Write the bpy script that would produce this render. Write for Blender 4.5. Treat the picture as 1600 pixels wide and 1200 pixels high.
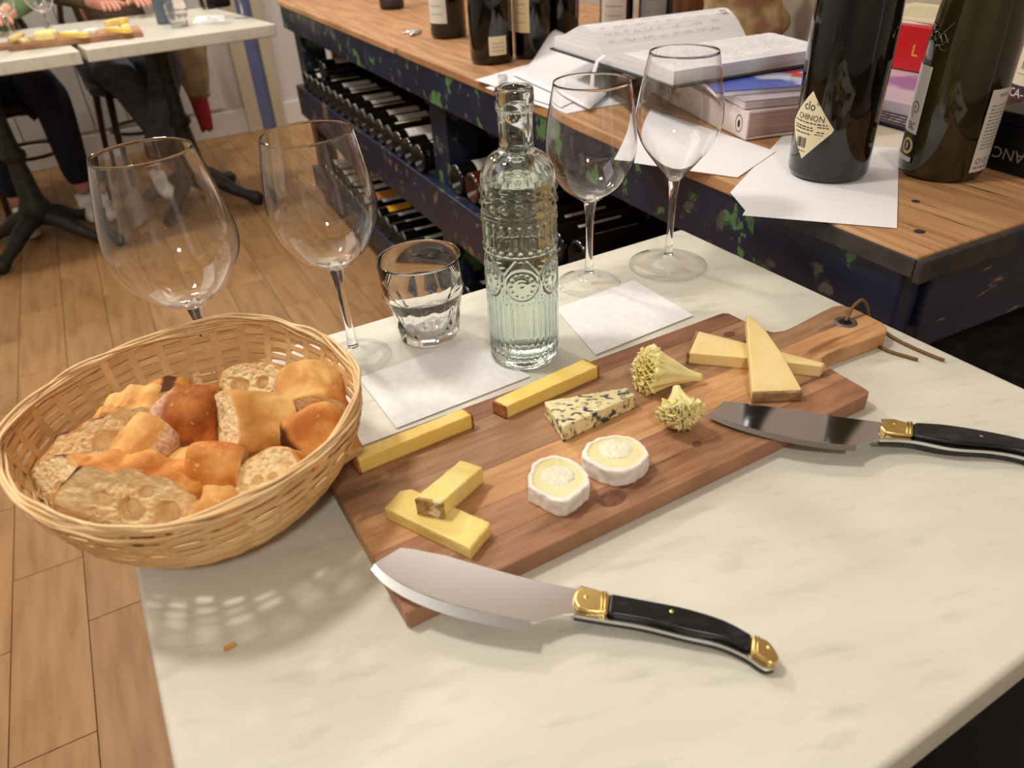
import bpy, bmesh, math, random
from mathutils import Vector, Matrix, noise
random.seed(7)
for o in list(bpy.data.objects): bpy.data.objects.remove(o)
SC = bpy.context.scene
COL = SC.collection
PI = math.pi
# ------------------------------------------------------------------ camera
FPX, PITCH, ROLL = 1150.0, 0.5925, -0.0541
TZ = 0.74                       # marble table top
CAMP = Vector((0, 0, TZ + 0.3785))
_F = Vector((0, math.cos(PITCH), -math.sin(PITCH)))
_R0 = Vector((1, 0, 0)); _U0 = _R0.cross(_F)
CR = _R0 * math.cos(ROLL) + _U0 * math.sin(ROLL)
CU = -_R0 * math.sin(ROLL) + _U0 * math.cos(ROLL)
cam = bpy.data.cameras.new('camera')
cam.sensor_width = 36; cam.lens = FPX / 1600 * 36
cam.clip_start = 0.02; cam.clip_end = 60
cam.dof.use_dof = True; cam.dof.focus_distance = 0.72; cam.dof.aperture_fstop = 7.5
co = bpy.data.objects.new('camera', cam); COL.objects.link(co)
co.matrix_world = Matrix(((CR.x, CU.x, -_F.x, CAMP.x), (CR.y, CU.y, -_F.y, CAMP.y), (CR.z, CU.z, -_F.z, CAMP.z), (0, 0, 0, 1)))
SC.camera = co
# ------------------------------------------------------------------ world, light, exposure
w = bpy.data.worlds.new('world'); SC.world = w; w.use_nodes = True
w.node_tree.nodes['Background'].inputs[0].default_value = (1.0, 0.97, 0.94, 1)
w.node_tree.nodes['Background'].inputs[1].default_value = 0.35
SC.view_settings.view_transform = 'Standard'; SC.view_settings.look = 'None'
SC.view_settings.gamma = 1; SC.view_settings.use_curve_mapping = False
SC.view_settings.exposure = 1.06
SC.cycles.max_bounces = 16; SC.cycles.transmission_bounces = 14; SC.cycles.transparent_max_bounces = 16
SC.cycles.glossy_bounces = 6; SC.cycles.diffuse_bounces = 4
SC.cycles.use_denoising = True
SC.cycles.sample_clamp_indirect = 12
CEIL = 2.75
def area(name, loc, target, size, power, color=(1, .955, .87), shape='DISK'):
    l = bpy.data.lights.new(name, 'AREA'); l.shape = shape; l.size = size; l.energy = power; l.color = color
    o = bpy.data.objects.new(name, l); COL.objects.link(o); o.location = loc
    o.rotation_euler = (Vector(target) - Vector(loc)).to_track_quat('-Z', 'Y').to_euler()
    return o
LAMPS = [((.6, 2.55, 2.5), 13), ((-1.25, 2.2, 2.5), 13), ((-.75, .70, 2.5), 8), ((-1.6, 3.7, 2.5), 9), ((-.2, 4.4, 2.5), 8), ((2.2, 1.0, 2.5), 6), ((.2, -1.2, 2.5), 10)]
for p, e in LAMPS:
    area('ceiling_lamp_light', (p[0], p[1], p[2] - .06), (p[0] * .75, p[1] * .75, 0.6), .26, e)
area('fill_light_panel', (.2, 2.4, 2.70), (0, 1.6, 0), 2.4, 24, (1, .96, .92), 'SQUARE')  # broad soft fill added under the ceiling, not a window
area('fill_light_panel', (-1.6, .6, 2.70), (-.8, .5, 0), 1.8, 10, (1, .96, .92), 'SQUARE')  # second added fill panel, over the left side of the room

# ------------------------------------------------------------------ helpers
def at(x, y, z):
    """where the photograph's pixel (1600x1200) meets the horizontal plane at height z"""
    d = _F * FPX + CR * (x - 800) + CU * (600 - y)
    return CAMP + d * ((z - CAMP.z) / d.z)
def on_plane(x, y, p0, n):
    d = _F * FPX + CR * (x - 800) + CU * (600 - y)
    return CAMP + d * ((p0 - CAMP).dot(n) / d.dot(n))
def lin(c):
    r = []
    for v in c[:3]:
        v /= 255.0
        r.append(v / 12.92 if v <= .04045 else ((v + .055) / 1.055) ** 2.4)
    return (r[0], r[1], r[2], 1)
def empty(name, loc=(0, 0, 0), rz=0):
    o = bpy.data.objects.new(name, None); COL.objects.link(o); o.location = loc; o.rotation_euler = (0, 0, rz)
    o.empty_display_size = .02
    return o
def tag(o, label=None, cat=None, group=None, kind=None):
    if label: o['label'] = label
    if cat: o['category'] = cat
    if group: o['group'] = group
    if kind: o['kind'] = kind
    return o
class MB:
    def __init__(s): s.v = []; s.f = []
    def add(s, vs, fs):
        b = len(s.v); s.v += [Vector(v) for v in vs]; s.f += [tuple(i + b for i in f) for f in fs]; return s
    def box(s, a, b, M=None):
        x0, y0, z0 = a; x1, y1, z1 = b
        vs = [Vector(p) for p in ((x0, y0, z0), (x1, y0, z0), (x1, y1, z0), (x0, y1, z0), (x0, y0, z1), (x1, y0, z1), (x1, y1, z1), (x0, y1, z1))]
        if M: vs = [M @ v for v in vs]
        return s.add(vs, [(0, 3, 2, 1), (4, 5, 6, 7), (0, 1, 5, 4), (1, 2, 6, 5), (2, 3, 7, 6), (3, 0, 4, 7)])
    def grid(s, rows, closed=True, cap0=False, cap1=False):
        n = len(rows[0]); b = len(s.v)
        for r in rows: s.v += [Vector(p) for p in r]
        m = n if closed else n - 1
        for i in range(len(rows) - 1):
            for j in range(m):
                k = (j + 1) % n
                s.f.append((b + i * n + j, b + i * n + k, b + (i + 1) * n + k, b + (i + 1) * n + j))
        if cap0: s.f.append(tuple(b + j for j in reversed(range(n))))
        if cap1: s.f.append(tuple(b + (len(rows) - 1) * n + j for j in range(n)))
        return s
    def lathe(s, prof, n=48, c=(0, 0, 0), cap0=False, cap1=False):
        rows = [[(c[0] + r * math.cos(2 * PI * j / n), c[1] + r * math.sin(2 * PI * j / n), c[2] + z) for j in range(n)] for r, z in prof]
        return s.grid(rows, True, cap0, cap1)
    def tube(s, path, r, n=8, flat=1.0, caps=True, closed=False):
        path = [Vector(p) for p in path]; L = len(path); rows = []; up = Vector((0, 0, 1))
        for i, p in enumerate(path):
            if closed: t = path[(i + 1) % L] - path[i - 1]
            else: t = path[min(i + 1, L - 1)] - path[max(i - 1, 0)]
            if t.length < 1e-9: t = Vector((0, 0, 1))
            t.normalize(); a = t.cross(up)
            if a.length < .05: a = t.cross(Vector((1, 0, 0)))
            a.normalize(); bb = a.cross(t)
            rr = r[i] if isinstance(r, (list, tuple)) else r
            rows.append([p + a * rr * math.cos(2 * PI * j / n) + bb * rr * flat * math.sin(2 * PI * j / n) for j in range(n)])
        if closed: rows.append(rows[0])
        return s.grid(rows, True, caps and not closed, caps and not closed)
    def prism(s, out, z0, z1):
        n = len(out)
        vs = [(p[0], p[1], z0) for p in out] + [(p[0], p[1], z1) for p in out]
        fs = [tuple(reversed(range(n))), tuple(range(n, 2 * n))] + [(i, (i + 1) % n, n + (i + 1) % n, n + i) for i in range(n)]
        return s.add(vs, fs)
    def build(s, name, mat, parent=None, smooth=False, bevel=0, segs=2, angle=None, shift=True, weld=False):
        me = bpy.data.meshes.new(name); 
        c = Vector((0, 0, 0))
        if parent is None and shift and s.v:
            xs = [v.x for v in s.v]; ys = [v.y for v in s.v]; zs = [v.z for v in s.v]
            c = Vector(((min(xs) + max(xs)) / 2, (min(ys) + max(ys)) / 2, min(zs)))
        me.from_pydata([v - c for v in s.v], [], s.f)
        bm = bmesh.new(); bm.from_mesh(me)
        if weld: bmesh.ops.remove_doubles(bm, verts=bm.verts, dist=1e-6)
        bmesh.ops.recalc_face_normals(bm, faces=bm.faces)
        if bevel:
            es = [e for e in bm.edges if len(e.link_faces) == 2 and e.calc_face_angle(0) > .5]
            bmesh.ops.bevel(bm, geom=es, offset=bevel, segments=segs, affect='EDGES', profile=.5)
        bm.to_mesh(me); bm.free()
        if smooth:
            me.polygons.foreach_set('use_smooth', [True] * len(me.polygons))
        me.materials.append(mat)
        o = bpy.data.objects.new(name, me); COL.objects.link(o)
        if smooth and angle:
            me.set_sharp_from_angle(angle=angle)
        if smooth and bevel: o.modifiers.new('wn', 'WEIGHTED_NORMAL').keep_sharp = True
        if parent is not None:
            o.parent = parent
            if shift == 'world': o.matrix_parent_inverse = world_of(parent).inverted()
        else: o.location = c
        return o
def world_of(o):
    M = Matrix.LocRotScale(o.location, o.rotation_euler, o.scale) if o.rotation_mode != 'QUATERNION' else Matrix.LocRotScale(o.location, o.rotation_quaternion, o.scale)
    if o.parent: return world_of(o.parent) @ o.matrix_parent_inverse @ M
    return M
W = 'world'
def kids(o): return [c for c in bpy.data.objects if c.parent == o]
def copy_tree(o, parent=None):
    c = o.copy(); COL.objects.link(c)
    if parent: c.parent = parent
    for ch in kids(o): copy_tree(ch, c)
    return c
def nz(x, y=0, z=0, s=1.0): return noise.noise(Vector((x * s, y * s, z * s)))
def smooth(a, b, x):
    t = max(0, min(1, (x - a) / (b - a))); return t * t * (3 - 2 * t)

# ------------------------------------------------------------------ materials
def mat(name, c1, c2=None, scale=20, rough=.5, metal=0, bump=0, bscale=None, stretch=(1, 1, 1), detail=4, lo=.35, hi=.65,
        coat=0, trans=0, ior=1.45, spec=None, rand=0, c3=None, s3=60, lo3=.6, hi3=.66, sss=0, coord='Object', rot=(0, 0, 0), dist=0, wave=0):
    m = bpy.data.materials.new(name); m.use_nodes = True; N = m.node_tree.nodes; L = m.node_tree.links
    b = N['Principled BSDF']; b.inputs['Base Color'].default_value = lin(c1); b.inputs['Roughness'].default_value = rough
    b.inputs['Metallic'].default_value = metal; b.inputs['IOR'].default_value = ior
    if coat: b.inputs['Coat Weight'].default_value = coat; b.inputs['Coat Roughness'].default_value = .05
    if trans: b.inputs['Transmission Weight'].default_value = trans
    if spec is not None: b.inputs['Specular IOR Level'].default_value = spec
    if sss:
        b.inputs['Subsurface Weight'].default_value = sss; b.inputs['Subsurface Radius'].default_value = (1, .6, .3); b.inputs['Subsurface Scale'].default_value = .004
    tc = N.new('ShaderNodeTexCoord'); mp = N.new('ShaderNodeMapping'); L.new(tc.outputs[coord], mp.inputs[0])
    mp.vector_type = 'TEXTURE'; mp.inputs['Scale'].default_value = tuple(1 / q for q in stretch); mp.inputs['Rotation'].default_value = rot
    if rand:
        o1 = N.new('ShaderNodeObjectInfo'); v1 = N.new('ShaderNodeVectorMath'); v1.operation = 'SCALE'; v1.inputs[0].default_value = (7, 5, 3); L.new(o1.outputs['Random'], v1.inputs['Scale'])
        v2 = N.new('ShaderNodeVectorMath'); L.new(tc.outputs[coord], v2.inputs[0]); L.new(v1.outputs[0], v2.inputs[1]); L.new(v2.outputs[0], mp.inputs[0])
    col = None
    if c2:
        t = N.new('ShaderNodeTexNoise'); t.inputs['Scale'].default_value = scale; t.inputs['Detail'].default_value = detail; t.inputs['Distortion'].default_value = dist
        L.new(mp.outputs[0], t.inputs[0]); r = N.new('ShaderNodeValToRGB'); L.new(t.outputs[0], r.inputs[0])
        r.color_ramp.elements[0].position = lo; r.color_ramp.elements[0].color = lin(c1)
        r.color_ramp.elements[1].position = hi; r.color_ramp.elements[1].color = lin(c2); col = r.outputs[0]
    if c3:
        t = N.new('ShaderNodeTexNoise'); t.inputs['Scale'].default_value = s3; t.inputs['Detail'].default_value = 5; L.new(mp.outputs[0], t.inputs[0])
        r = N.new('ShaderNodeMapRange'); r.inputs[1].default_value = lo3; r.inputs[2].default_value = hi3; L.new(t.outputs[0], r.inputs[0])
        x = N.new('ShaderNodeMix'); x.data_type = 'RGBA'; L.new(r.outputs[0], x.inputs[0])
        if col: L.new(col, x.inputs[6])
        else: x.inputs[6].default_value = lin(c1)
        x.inputs[7].default_value = lin(c3); col = x.outputs[2]
    if rand:
        oi = N.new('ShaderNodeObjectInfo'); mr = N.new('ShaderNodeMapRange'); mr.inputs[3].default_value = 1 - rand; mr.inputs[4].default_value = 1 + rand
        L.new(oi.outputs['Random'], mr.inputs[0]); h = N.new('ShaderNodeHueSaturation'); L.new(mr.outputs[0], h.inputs['Value'])
        if col: L.new(col, h.inputs['Color'])
        else: h.inputs['Color'].default_value = lin(c1)
        col = h.outputs[0]
    if col: L.new(col, b.inputs['Base Color'])
    if bump:
        t = N.new('ShaderNodeTexNoise'); t.inputs['Scale'].default_value = bscale or scale; t.inputs['Detail'].default_value = 4; L.new(mp.outputs[0], t.inputs[0])
        bp = N.new('ShaderNodeBump'); bp.inputs['Strength'].default_value = bump; bp.inputs['Distance'].default_value = .002
        L.new(t.outputs[0], bp.inputs['Height']); L.new(bp.outputs[0], b.inputs['Normal'])
    return m
def emis(name, c, e):
    m = mat(name, c); b = m.node_tree.nodes['Principled BSDF']; b.inputs['Emission Color'].default_value = lin(c); b.inputs['Emission Strength'].default_value = e; return m
RT = PI / 180
marble = mat('marble', (221, 217, 203), (211, 207, 191), scale=8, rough=.3, spec=.42, stretch=(1, 4, 1), rot=(0, 0, 12 * RT), detail=8, lo=.35, hi=.8, dist=.5, bump=.02, bscale=180, c3=(176, 172, 156), s3=22, lo3=.56, hi3=1.0)
glass = mat('clear_glass', (255, 255, 255), rough=0, trans=1, ior=1.47)
def thin(name, tint=(.99, .99, .988)):
    m = bpy.data.materials.new(name); m.use_nodes = True; N = m.node_tree.nodes; L = m.node_tree.links; N.remove(N['Principled BSDF'])
    t = N.new('ShaderNodeBsdfTransparent'); t.inputs[0].default_value = (*tint, 1); g = N.new('ShaderNodeBsdfGlossy'); g.inputs['Roughness'].default_value = .0
    lw = N.new('ShaderNodeLayerWeight'); lw.inputs[0].default_value = .5; p = N.new('ShaderNodeMath'); p.operation = 'POWER'; p.inputs[1].default_value = 4.2; L.new(lw.outputs['Facing'], p.inputs[0])
    a = N.new('ShaderNodeMath'); a.operation = 'MULTIPLY_ADD'; a.inputs[1].default_value = .92; a.inputs[2].default_value = .03; L.new(p.outputs[0], a.inputs[0])
    x = N.new('ShaderNodeMixShader'); L.new(a.outputs[0], x.inputs[0]); L.new(t.outputs[0], x.inputs[1]); L.new(g.outputs[0], x.inputs[2]); L.new(x.outputs[0], N['Material Output'].inputs[0])
    return m
thin_glass = thin('thin_clear_glass')
glass_green = mat('pale_green_glass', (240, 250, 246), rough=0, trans=1, ior=1.5)
water_m = mat('water', (255, 255, 255), rough=0, trans=1, ior=1.33)
dark_glass = mat('black_glass', (9, 9, 8), rough=.06, coat=.5)
olive_glass = mat('olive_glass', (50, 44, 16), (20, 19, 9), scale=14, stretch=(1, 1, .3), rough=.07, coat=.5)
navy = mat('navy_paint', (19, 24, 46), (28, 35, 62), scale=6, rough=.42, bump=.25, bscale=60, c3=(112, 108, 84), s3=34, lo3=.60, hi3=.64)
def paint(name, extra, sc, lo, seed, c3=(84, 84, 74), s3=26, st=(1, 1, 1), lo3=.61):
    m = mat(name, (19, 24, 46), (28, 35, 62), scale=6, rough=.4, bump=.25, bscale=60, c3=c3, s3=s3, lo3=lo3, hi3=lo3 + .05, stretch=st)
    N = m.node_tree.nodes; L = m.node_tree.links; b = N['Principled BSDF']; src = b.inputs['Base Color'].links[0].from_socket
    tc = N.new('ShaderNodeTexCoord'); mp = N.new('ShaderNodeMapping'); mp.inputs['Location'].default_value = (seed, seed * .7, 0); L.new(tc.outputs['Object'], mp.inputs[0])
    t = N.new('ShaderNodeTexNoise'); t.inputs['Scale'].default_value = sc; t.inputs['Detail'].default_value = 5; L.new(mp.outputs[0], t.inputs[0])
    r = N.new('ShaderNodeMapRange'); r.inputs[1].default_value = lo; r.inputs[2].default_value = lo + .02; t.inputs['Detail'].default_value = 8; t.inputs['Roughness'].default_value = .62; L.new(t.outputs[0], r.inputs[0])
    x = N.new('ShaderNodeMix'); x.data_type = 'RGBA'; L.new(r.outputs[0], x.inputs[0]); L.new(src, x.inputs[6]); x.inputs[7].default_value = lin(extra); L.new(x.outputs[2], b.inputs['Base Color'])
    return m
navy_green = paint('navy_paint_green_chips', (84, 124, 76), 13, .575, 3.1)
navy_chip = paint('navy_paint_wood_chips', (120, 96, 76), 12, .60, 1.0, st=(1, 1, 1))
navy_streak = paint('navy_paint_scraped', (150, 104, 74), 9, .72, 5.0, c3=(160, 112, 82), s3=14, st=(1, 1, 6), lo3=.63)
bench_wood = mat('worn_bench_wood', (196, 150, 106), (160, 114, 74), scale=7, stretch=(.8, 12, 1), rot=(0, 0, 115.7 * RT), detail=7, rough=.55, bump=.2, bscale=16, c3=(84, 60, 44), s3=8, lo3=.66, hi3=.74)
edge_dark = mat('dark_worn_edge', (34, 34, 40), (66, 56, 48), scale=40, rough=.55, bump=.5, bscale=60)
floor_wood = mat('oak_floor', (166, 126, 82), (150, 110, 68), scale=5, stretch=(1, 8, 1), detail=6, rough=.5, bump=.05, bscale=14, rand=.09, c3=(140, 98, 60), s3=5, lo3=.55, hi3=.8)
gap_dark = mat('floor_gap', (96, 66, 40), rough=.8)
wall_grey = mat('wall_paint', (206, 200, 194), (200, 193, 186), scale=3, rough=.8, bump=.05)
wall_taupe = mat('wall_taupe', (196, 182, 168), (188, 173, 158), scale=3, rough=.8)
white_paint = mat('white_paint', (224, 220, 214), rough=.5)
blue_door = mat('blue_paint', (98, 106, 146), rough=.4)
beige_frame = mat('beige_frame', (190, 176, 152), rough=.5)
ceil_m = mat('ceiling_paint', (240, 238, 233), rough=.9)
iron = mat('cast_iron', (38, 38, 36), (56, 54, 50), scale=30, rough=.5, metal=.3, bump=.4, bscale=50)
chair_wood = mat('chair_wood', (74, 42, 28), (58, 32, 22), scale=10, rough=.4, stretch=(1, 1, .2))
red_cloth = mat('red_cloth', (140, 26, 34), rough=.8)
tan_cloth = mat('tan_cloth', (150, 126, 92), (120, 98, 68), scale=14, rough=.9, bump=.5)
paper = mat('white_paper', (238, 236, 240), rough=.7)
paper2 = mat('cream_label', (226, 214, 178), rough=.6)
label_w = mat('white_label', (220, 216, 208), rough=.55)
ink = mat('black_ink', (36, 34, 34), rough=.6)
ink_grey = mat('grey_ink', (120, 118, 122), rough=.7)
gold = mat('gold_foil', (196, 156, 70), rough=.3, metal=.8)
yellow = mat('yellow_label', (232, 172, 40), rough=.5)
red = mat('red_print', (196, 40, 36), rough=.5)
blue = mat('blue_print', (60, 88, 180), rough=.5)
black_m = mat('black_card', (16, 16, 18), rough=.4)
steel = mat('brushed_steel', (236, 234, 233), rough=.22, metal=1, bump=.02, bscale=200, stretch=(1, 14, 1))
steel_edge = mat('ground_steel_edge', (176, 176, 174), rough=.36, metal=1)
steel_mirror = mat('polished_steel', (196, 196, 198), rough=.07, metal=1)
chrome = mat('chrome', (210, 210, 212), rough=.1, metal=1)
brass = mat('brass', (242, 214, 142), (214, 178, 100), scale=60, rough=.3, metal=1, lo=.45, hi=.8)
horn = mat('black_horn', (24, 25, 28), (52, 54, 60), scale=60, rough=.28, stretch=(1, 3, 1), c3=(110, 112, 116), s3=150, lo3=.70, hi3=.76, lo=.5, hi=.8)
def wood(name, a, b, c, rz=28.4, kx=1.3):
    m = mat(name, a, b, scale=13, rough=.5, rot=(0, 0, rz * RT), stretch=(kx, 11, 1), detail=7, lo=.35, hi=.68, dist=.6, c3=c, s3=5, lo3=.60, hi3=.68, bump=.1, bscale=20)
    return m
acacia = [wood('acacia_a', (172, 126, 94), (142, 98, 70), (104, 70, 50)), wood('acacia_b', (160, 114, 84), (190, 142, 106), (110, 76, 54)),
          wood('acacia_light', (214, 166, 116), (190, 138, 92), (150, 100, 64)), wood('acacia_c', (176, 136, 102), (148, 108, 78), (118, 86, 62)), wood('acacia_d', (156, 108, 80), (126, 84, 62), (96, 64, 48))]
rattan = mat('rattan', (234, 196, 142), (214, 170, 112), scale=30, rough=.5, rand=.07, bump=.1, bscale=90)
rattan2 = mat('rattan_rim', (240, 206, 154), (218, 176, 120), scale=30, rough=.45, rand=.06)
leather = mat('tan_leather', (120, 84, 40), rough=.6)
napkin_m = mat('paper_napkin', (240, 239, 238), (232, 231, 230), scale=120, rough=.9, bump=.1, bscale=260)
gruyere = mat('gruyere_paste', (250, 220, 130), (245, 210, 110), scale=60, rough=.42, sss=.25, bump=.15, bscale=160)
gruyere_rind = mat('gruyere_rind', (186, 120, 66), (150, 88, 48), scale=120, rough=.7, bump=.6, bscale=200)
comte = mat('comte_paste', (248, 226, 146), (242, 212, 122), scale=40, rough=.45, sss=.25, bump=.25, bscale=200)
comte_rind = mat('comte_rind', (198, 160, 104), (150, 108, 62), scale=150, rough=.8, bump=.9, bscale=260, c3=(226, 210, 176), s3=120, lo3=.55, hi3=.6)
tomme = mat('tomme_paste', (244, 222, 162), (236, 210, 142), scale=30, rough=.4, sss=.25, bump=.05)
tomme_rind = mat('tomme_rind', (176, 138, 96), (130, 96, 64), scale=100, rough=.8, bump=.8, bscale=160)
rosette = mat('rosette_cheese', (254, 242, 180), (250, 230, 148), scale=50, rough=.5, sss=.2)
goat_paste = mat('goat_paste', (240, 230, 182), (232, 220, 160), scale=40, rough=.35, sss=.2, bump=.12, bscale=200)
goat_core = mat('goat_core', (246, 242, 222), (234, 228, 196), scale=260, rough=.6, bump=.8, bscale=320)
goat_rind = mat('goat_rind', (246, 240, 230), (238, 228, 216), scale=60, rough=.8, bump=.4, bscale=150)
blue_m = mat('blue_cheese', (240, 226, 178), (232, 214, 158), scale=60, rough=.5, sss=.15, bump=.8, bscale=180, c3=(58, 76, 86), s3=130, lo3=.50, hi3=.61, stretch=(1, 1.7, 1))
crumb_m = mat('bread_crumb', (252, 226, 176), (238, 200, 144), scale=110, rough=.85, sss=.15, bump=1.0, bscale=420, lo=.35, hi=.7)
def crust_mat(name, a, b, flour, yf=-.3, burnt=True):
    m = mat(name, a, b, scale=45, rough=.6, spec=.22, bump=.5, bscale=130, detail=5, lo=.35, hi=.6, c3=(238, 190, 120), s3=300, lo3=.64, hi3=.74)
    N = m.node_tree.nodes; L = m.node_tree.links; bs = N['Principled BSDF']; src = bs.inputs['Base Color'].links[0].from_socket
    at_ = N.new('ShaderNodeAttribute'); at_.attribute_name = 'flour'
    t = N.new('ShaderNodeTexNoise'); t.inputs['Scale'].default_value = 350; tc = N.new('ShaderNodeTexCoord'); L.new(tc.outputs['Object'], t.inputs[0])
    r = N.new('ShaderNodeValToRGB'); r.color_ramp.elements[0].position = .4; r.color_ramp.elements[0].color = lin(flour); r.color_ramp.elements[1].position = .65
    r.color_ramp.elements[1].color = lin((196, 140, 104)); L.new(t.outputs[0], r.inputs[0])
    x = N.new('ShaderNodeMix'); x.data_type = 'RGBA'; L.new(at_.outputs['Fac'], x.inputs[0]); L.new(src, x.inputs[6]); L.new(r.outputs[0], x.inputs[7])
    a2 = N.new('ShaderNodeAttribute'); a2.attribute_name = 'burnt'
    y = N.new('ShaderNodeMix'); y.data_type = 'RGBA'; L.new(a2.outputs['Fac'], y.inputs[0]); L.new(x.outputs[2], y.inputs[6]); y.inputs[7].default_value = lin((88, 46, 24))
    L.new(y.outputs[2], bs.inputs['Base Color'])
    return m
crust_gold = crust_mat('golden_crust', (222, 160, 84), (190, 112, 48), (228, 190, 160))
crust_brown = crust_mat('brown_crust', (206, 128, 60), (150, 78, 34), (222, 182, 154))
crust_pale = crust_mat('pale_crust', (234, 188, 116), (208, 144, 76), (226, 192, 160))
shoe_m = mat('white_shoe', (232, 228, 222), rough=.7)
trousers_navy = mat('navy_trousers', (22, 26, 42), (28, 32, 50), scale=40, rough=.9)
jeans_grey = mat('grey_jeans', (96, 100, 112), (78, 82, 94), scale=30, rough=.9)
sweater_green = mat('green_sweater', (104, 124, 84), (88, 108, 70), scale=60, rough=.95, bump=.5, bscale=200)
sweater_brown = mat('brown_sweater', (112, 92, 70), (92, 74, 56), scale=60, rough=.95, bump=.5, bscale=200)
skin = mat('skin', (214, 156, 134), (200, 138, 118), scale=20, rough=.5, sss=.1)
hair_m = mat('brown_hair', (54, 38, 28), rough=.5)
sage = mat('grey_blue_glass', (92, 104, 116), rough=.25)

# ------------------------------------------------------------------ frames of the place
BZ = TZ + .06                                   # bench top height
C0 = at(1424, 394, BZ); C1 = at(435, 0, BZ)
BU = (C1 - C0); BL = BU.length; BU.normalize(); BV = Vector((BU.y, -BU.x, 0))
def bn(s, v, z): return Vector((C0.x + BU.x * s + BV.x * v, C0.y + BU.y * s + BV.y * v, z))
BENCH = Matrix(((BU.x, BV.x, 0, C0.x), (BU.y, BV.y, 0, C0.y), (0, 0, 1, 0), (0, 0, 0, 1)))     # x=along, y=depth
BA = math.atan2(BU.y, BU.x)
WA = 30 * RT
WB = Matrix.Translation((-1.85, 4.25, 0)) @ Matrix.Rotation(WA, 4, 'Z')       # wall_back: local x along wall, y into the wall
# ------------------------------------------------------------------ room
fl = MB().box((-4.2, -2.6, -.05), (3.2, 6.2, -.004)).build('floor', gap_dark); tag(fl, kind='structure')
fd = Vector((-.4571, .8894, 0)); fn = Vector((.8894, .4571, 0)); PL, PW = .445, .13
pm = MB().box((-PL / 2 + .0008, -PW / 2 + .0008, -.02), (PL / 2 - .0008, PW / 2 - .0008, 0)).build('plank', floor_wood, fl, bevel=.0006, segs=1)
plank_mesh = pm.data; cells = []
for i in range(-14, 16):
    off = -.31 + PW * (i + .5)
    t0 = .955 if i % 2 == (-1) % 2 else 1.209
    for k in range(-8, 12):
        t = t0 + PL * (k + .5); p = fd * t + fn * off
        if -3.4 < p.x < 2.4 and -1.2 < p.y < 5.2: cells.append((p, i, k))
def infront(p):
    d = Vector((p.x, p.y, 0)) - CAMP; c = d.dot(_F)
    if c < .2: return None
    return 800 + FPX * d.dot(CR) / c, 600 - FPX * d.dot(CU) / c, c
vis = []; rest = []
for p, i, k in cells:
    s = infront(p)
    inview = s and -120 < s[0] < 1700 and -60 < s[1] < 1400 and p.y < 4.6 and not (Vector((p.x, p.y, 0)) - Vector((C0.x, C0.y, 0))).dot(BV) > .9
    (vis if inview else rest).append((p, i, k))
vis.sort(key=lambda c: c[0].length)
first = True
for p, i, k in vis[:290]:
    o = pm if first else pm.copy()
    if not first: COL.objects.link(o); o.parent = fl
    first = False
    o.matrix_parent_inverse = world_of(fl).inverted()
    o.location = p; o.rotation_euler = (0, 0, math.atan2(fd.y, fd.x) + (PI if (i * 7 + k * 3) % 2 else 0))
mb = MB()
for p, i, k in vis[290:] + rest:
    mb.box((-PL / 2 + .001, -PW / 2 + .001, -.02), (PL / 2 - .001, PW / 2 - .001, -.0005), Matrix.Translation(p) @ Matrix.Rotation(math.atan2(fd.y, fd.x), 4, 'Z'))
o = mb.build('plank', floor_wood, fl, shift=W); tag(o, kind='stuff')
def struct(mb, name, m, **k):
    o = mb.build(name, m, **k); tag(o, kind='structure'); return o
wb = struct(MB().box((-2.6, 0, 0), (3.6, .12, CEIL), WB), 'wall_back', wall_grey)
base = struct(MB().box((-2.6, -.018, 0), (1.9, -.001, .13), WB), 'baseboard_back', white_paint, bevel=.003)
# wainscot boards low on the back wall, each a piece
wood_panels = []
for k in range(17):
    x = -2.55 + k * .17
    MB().box((x + .003, -.014, .15), (x + .167, .004, 1.0), WB).build('panel', white_paint, wb, shift=W, bevel=.003)
struct(MB().box((-2.6, -.03, 1.0), (.36, -.001, 1.04), WB), 'trim_1', white_paint, bevel=.004)
dr = struct(MB().box((.52, -.03, 0.01), (.60, -.001, 2.05), WB), 'door_1', blue_door, bevel=.003)
struct(MB().box((.44, -.045, 0), (.52, -.001, 2.1), WB), 'trim_2', beige_frame, bevel=.004)
struct(MB().box((.60, -.045, 0), (.66, -.001, 2.1), WB), 'trim_3', beige_frame, bevel=.004)
struct(MB().box((-2.2, .80, 0), (3.55, .92, CEIL), BENCH), 'wall_right', wall_taupe)
struct(MB().box((-2.9, -2.6, 0), (-2.8, 6.2, CEIL)), 'wall_left', wall_grey)
struct(MB().box((-2.8, -2.6, 0), (3.2, -2.5, CEIL)), 'wall_front', wall_taupe)
struct(MB().box((-4.2, -2.6, CEIL), (3.2, 6.2, CEIL + .1)), 'ceiling', ceil_m)

# ------------------------------------------------------------------ ceiling lamps (fittings over the lamps' light)
lampglow = emis('lamp_glow', (255, 226, 190), 3.0)
def lamp_fit():
    r = empty('ceiling_lamp')
    MB().lathe([(.05, 0), (.05, .012), (.008, .014), (.008, CEIL - 2.5)], 20, cap0=True, cap1=True).build('rod', black_m, r, smooth=True, angle=.6)
    MB().lathe([(.105, -.055), (.105, .0), (.03, .03)], 24, cap1=True).build('shade', black_m, r, smooth=True, angle=.6)
    return r
lamp0 = None
for i, (p, e) in enumerate(LAMPS):
    o = lamp_fit() if lamp0 is None else copy_tree(lamp0)
    lamp0 = lamp0 or o
    o.location = p; tag(o, 'black ceiling spot lamp ' + ['above the wooden cheese board', 'above the bread basket side', 'over the near left table corner', 'above the far marble tables', 'above the far end of the workbench', 'over the near end of the workbench', 'behind the viewer'][i], 'lamp', 'ceiling spot lamps')

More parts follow.
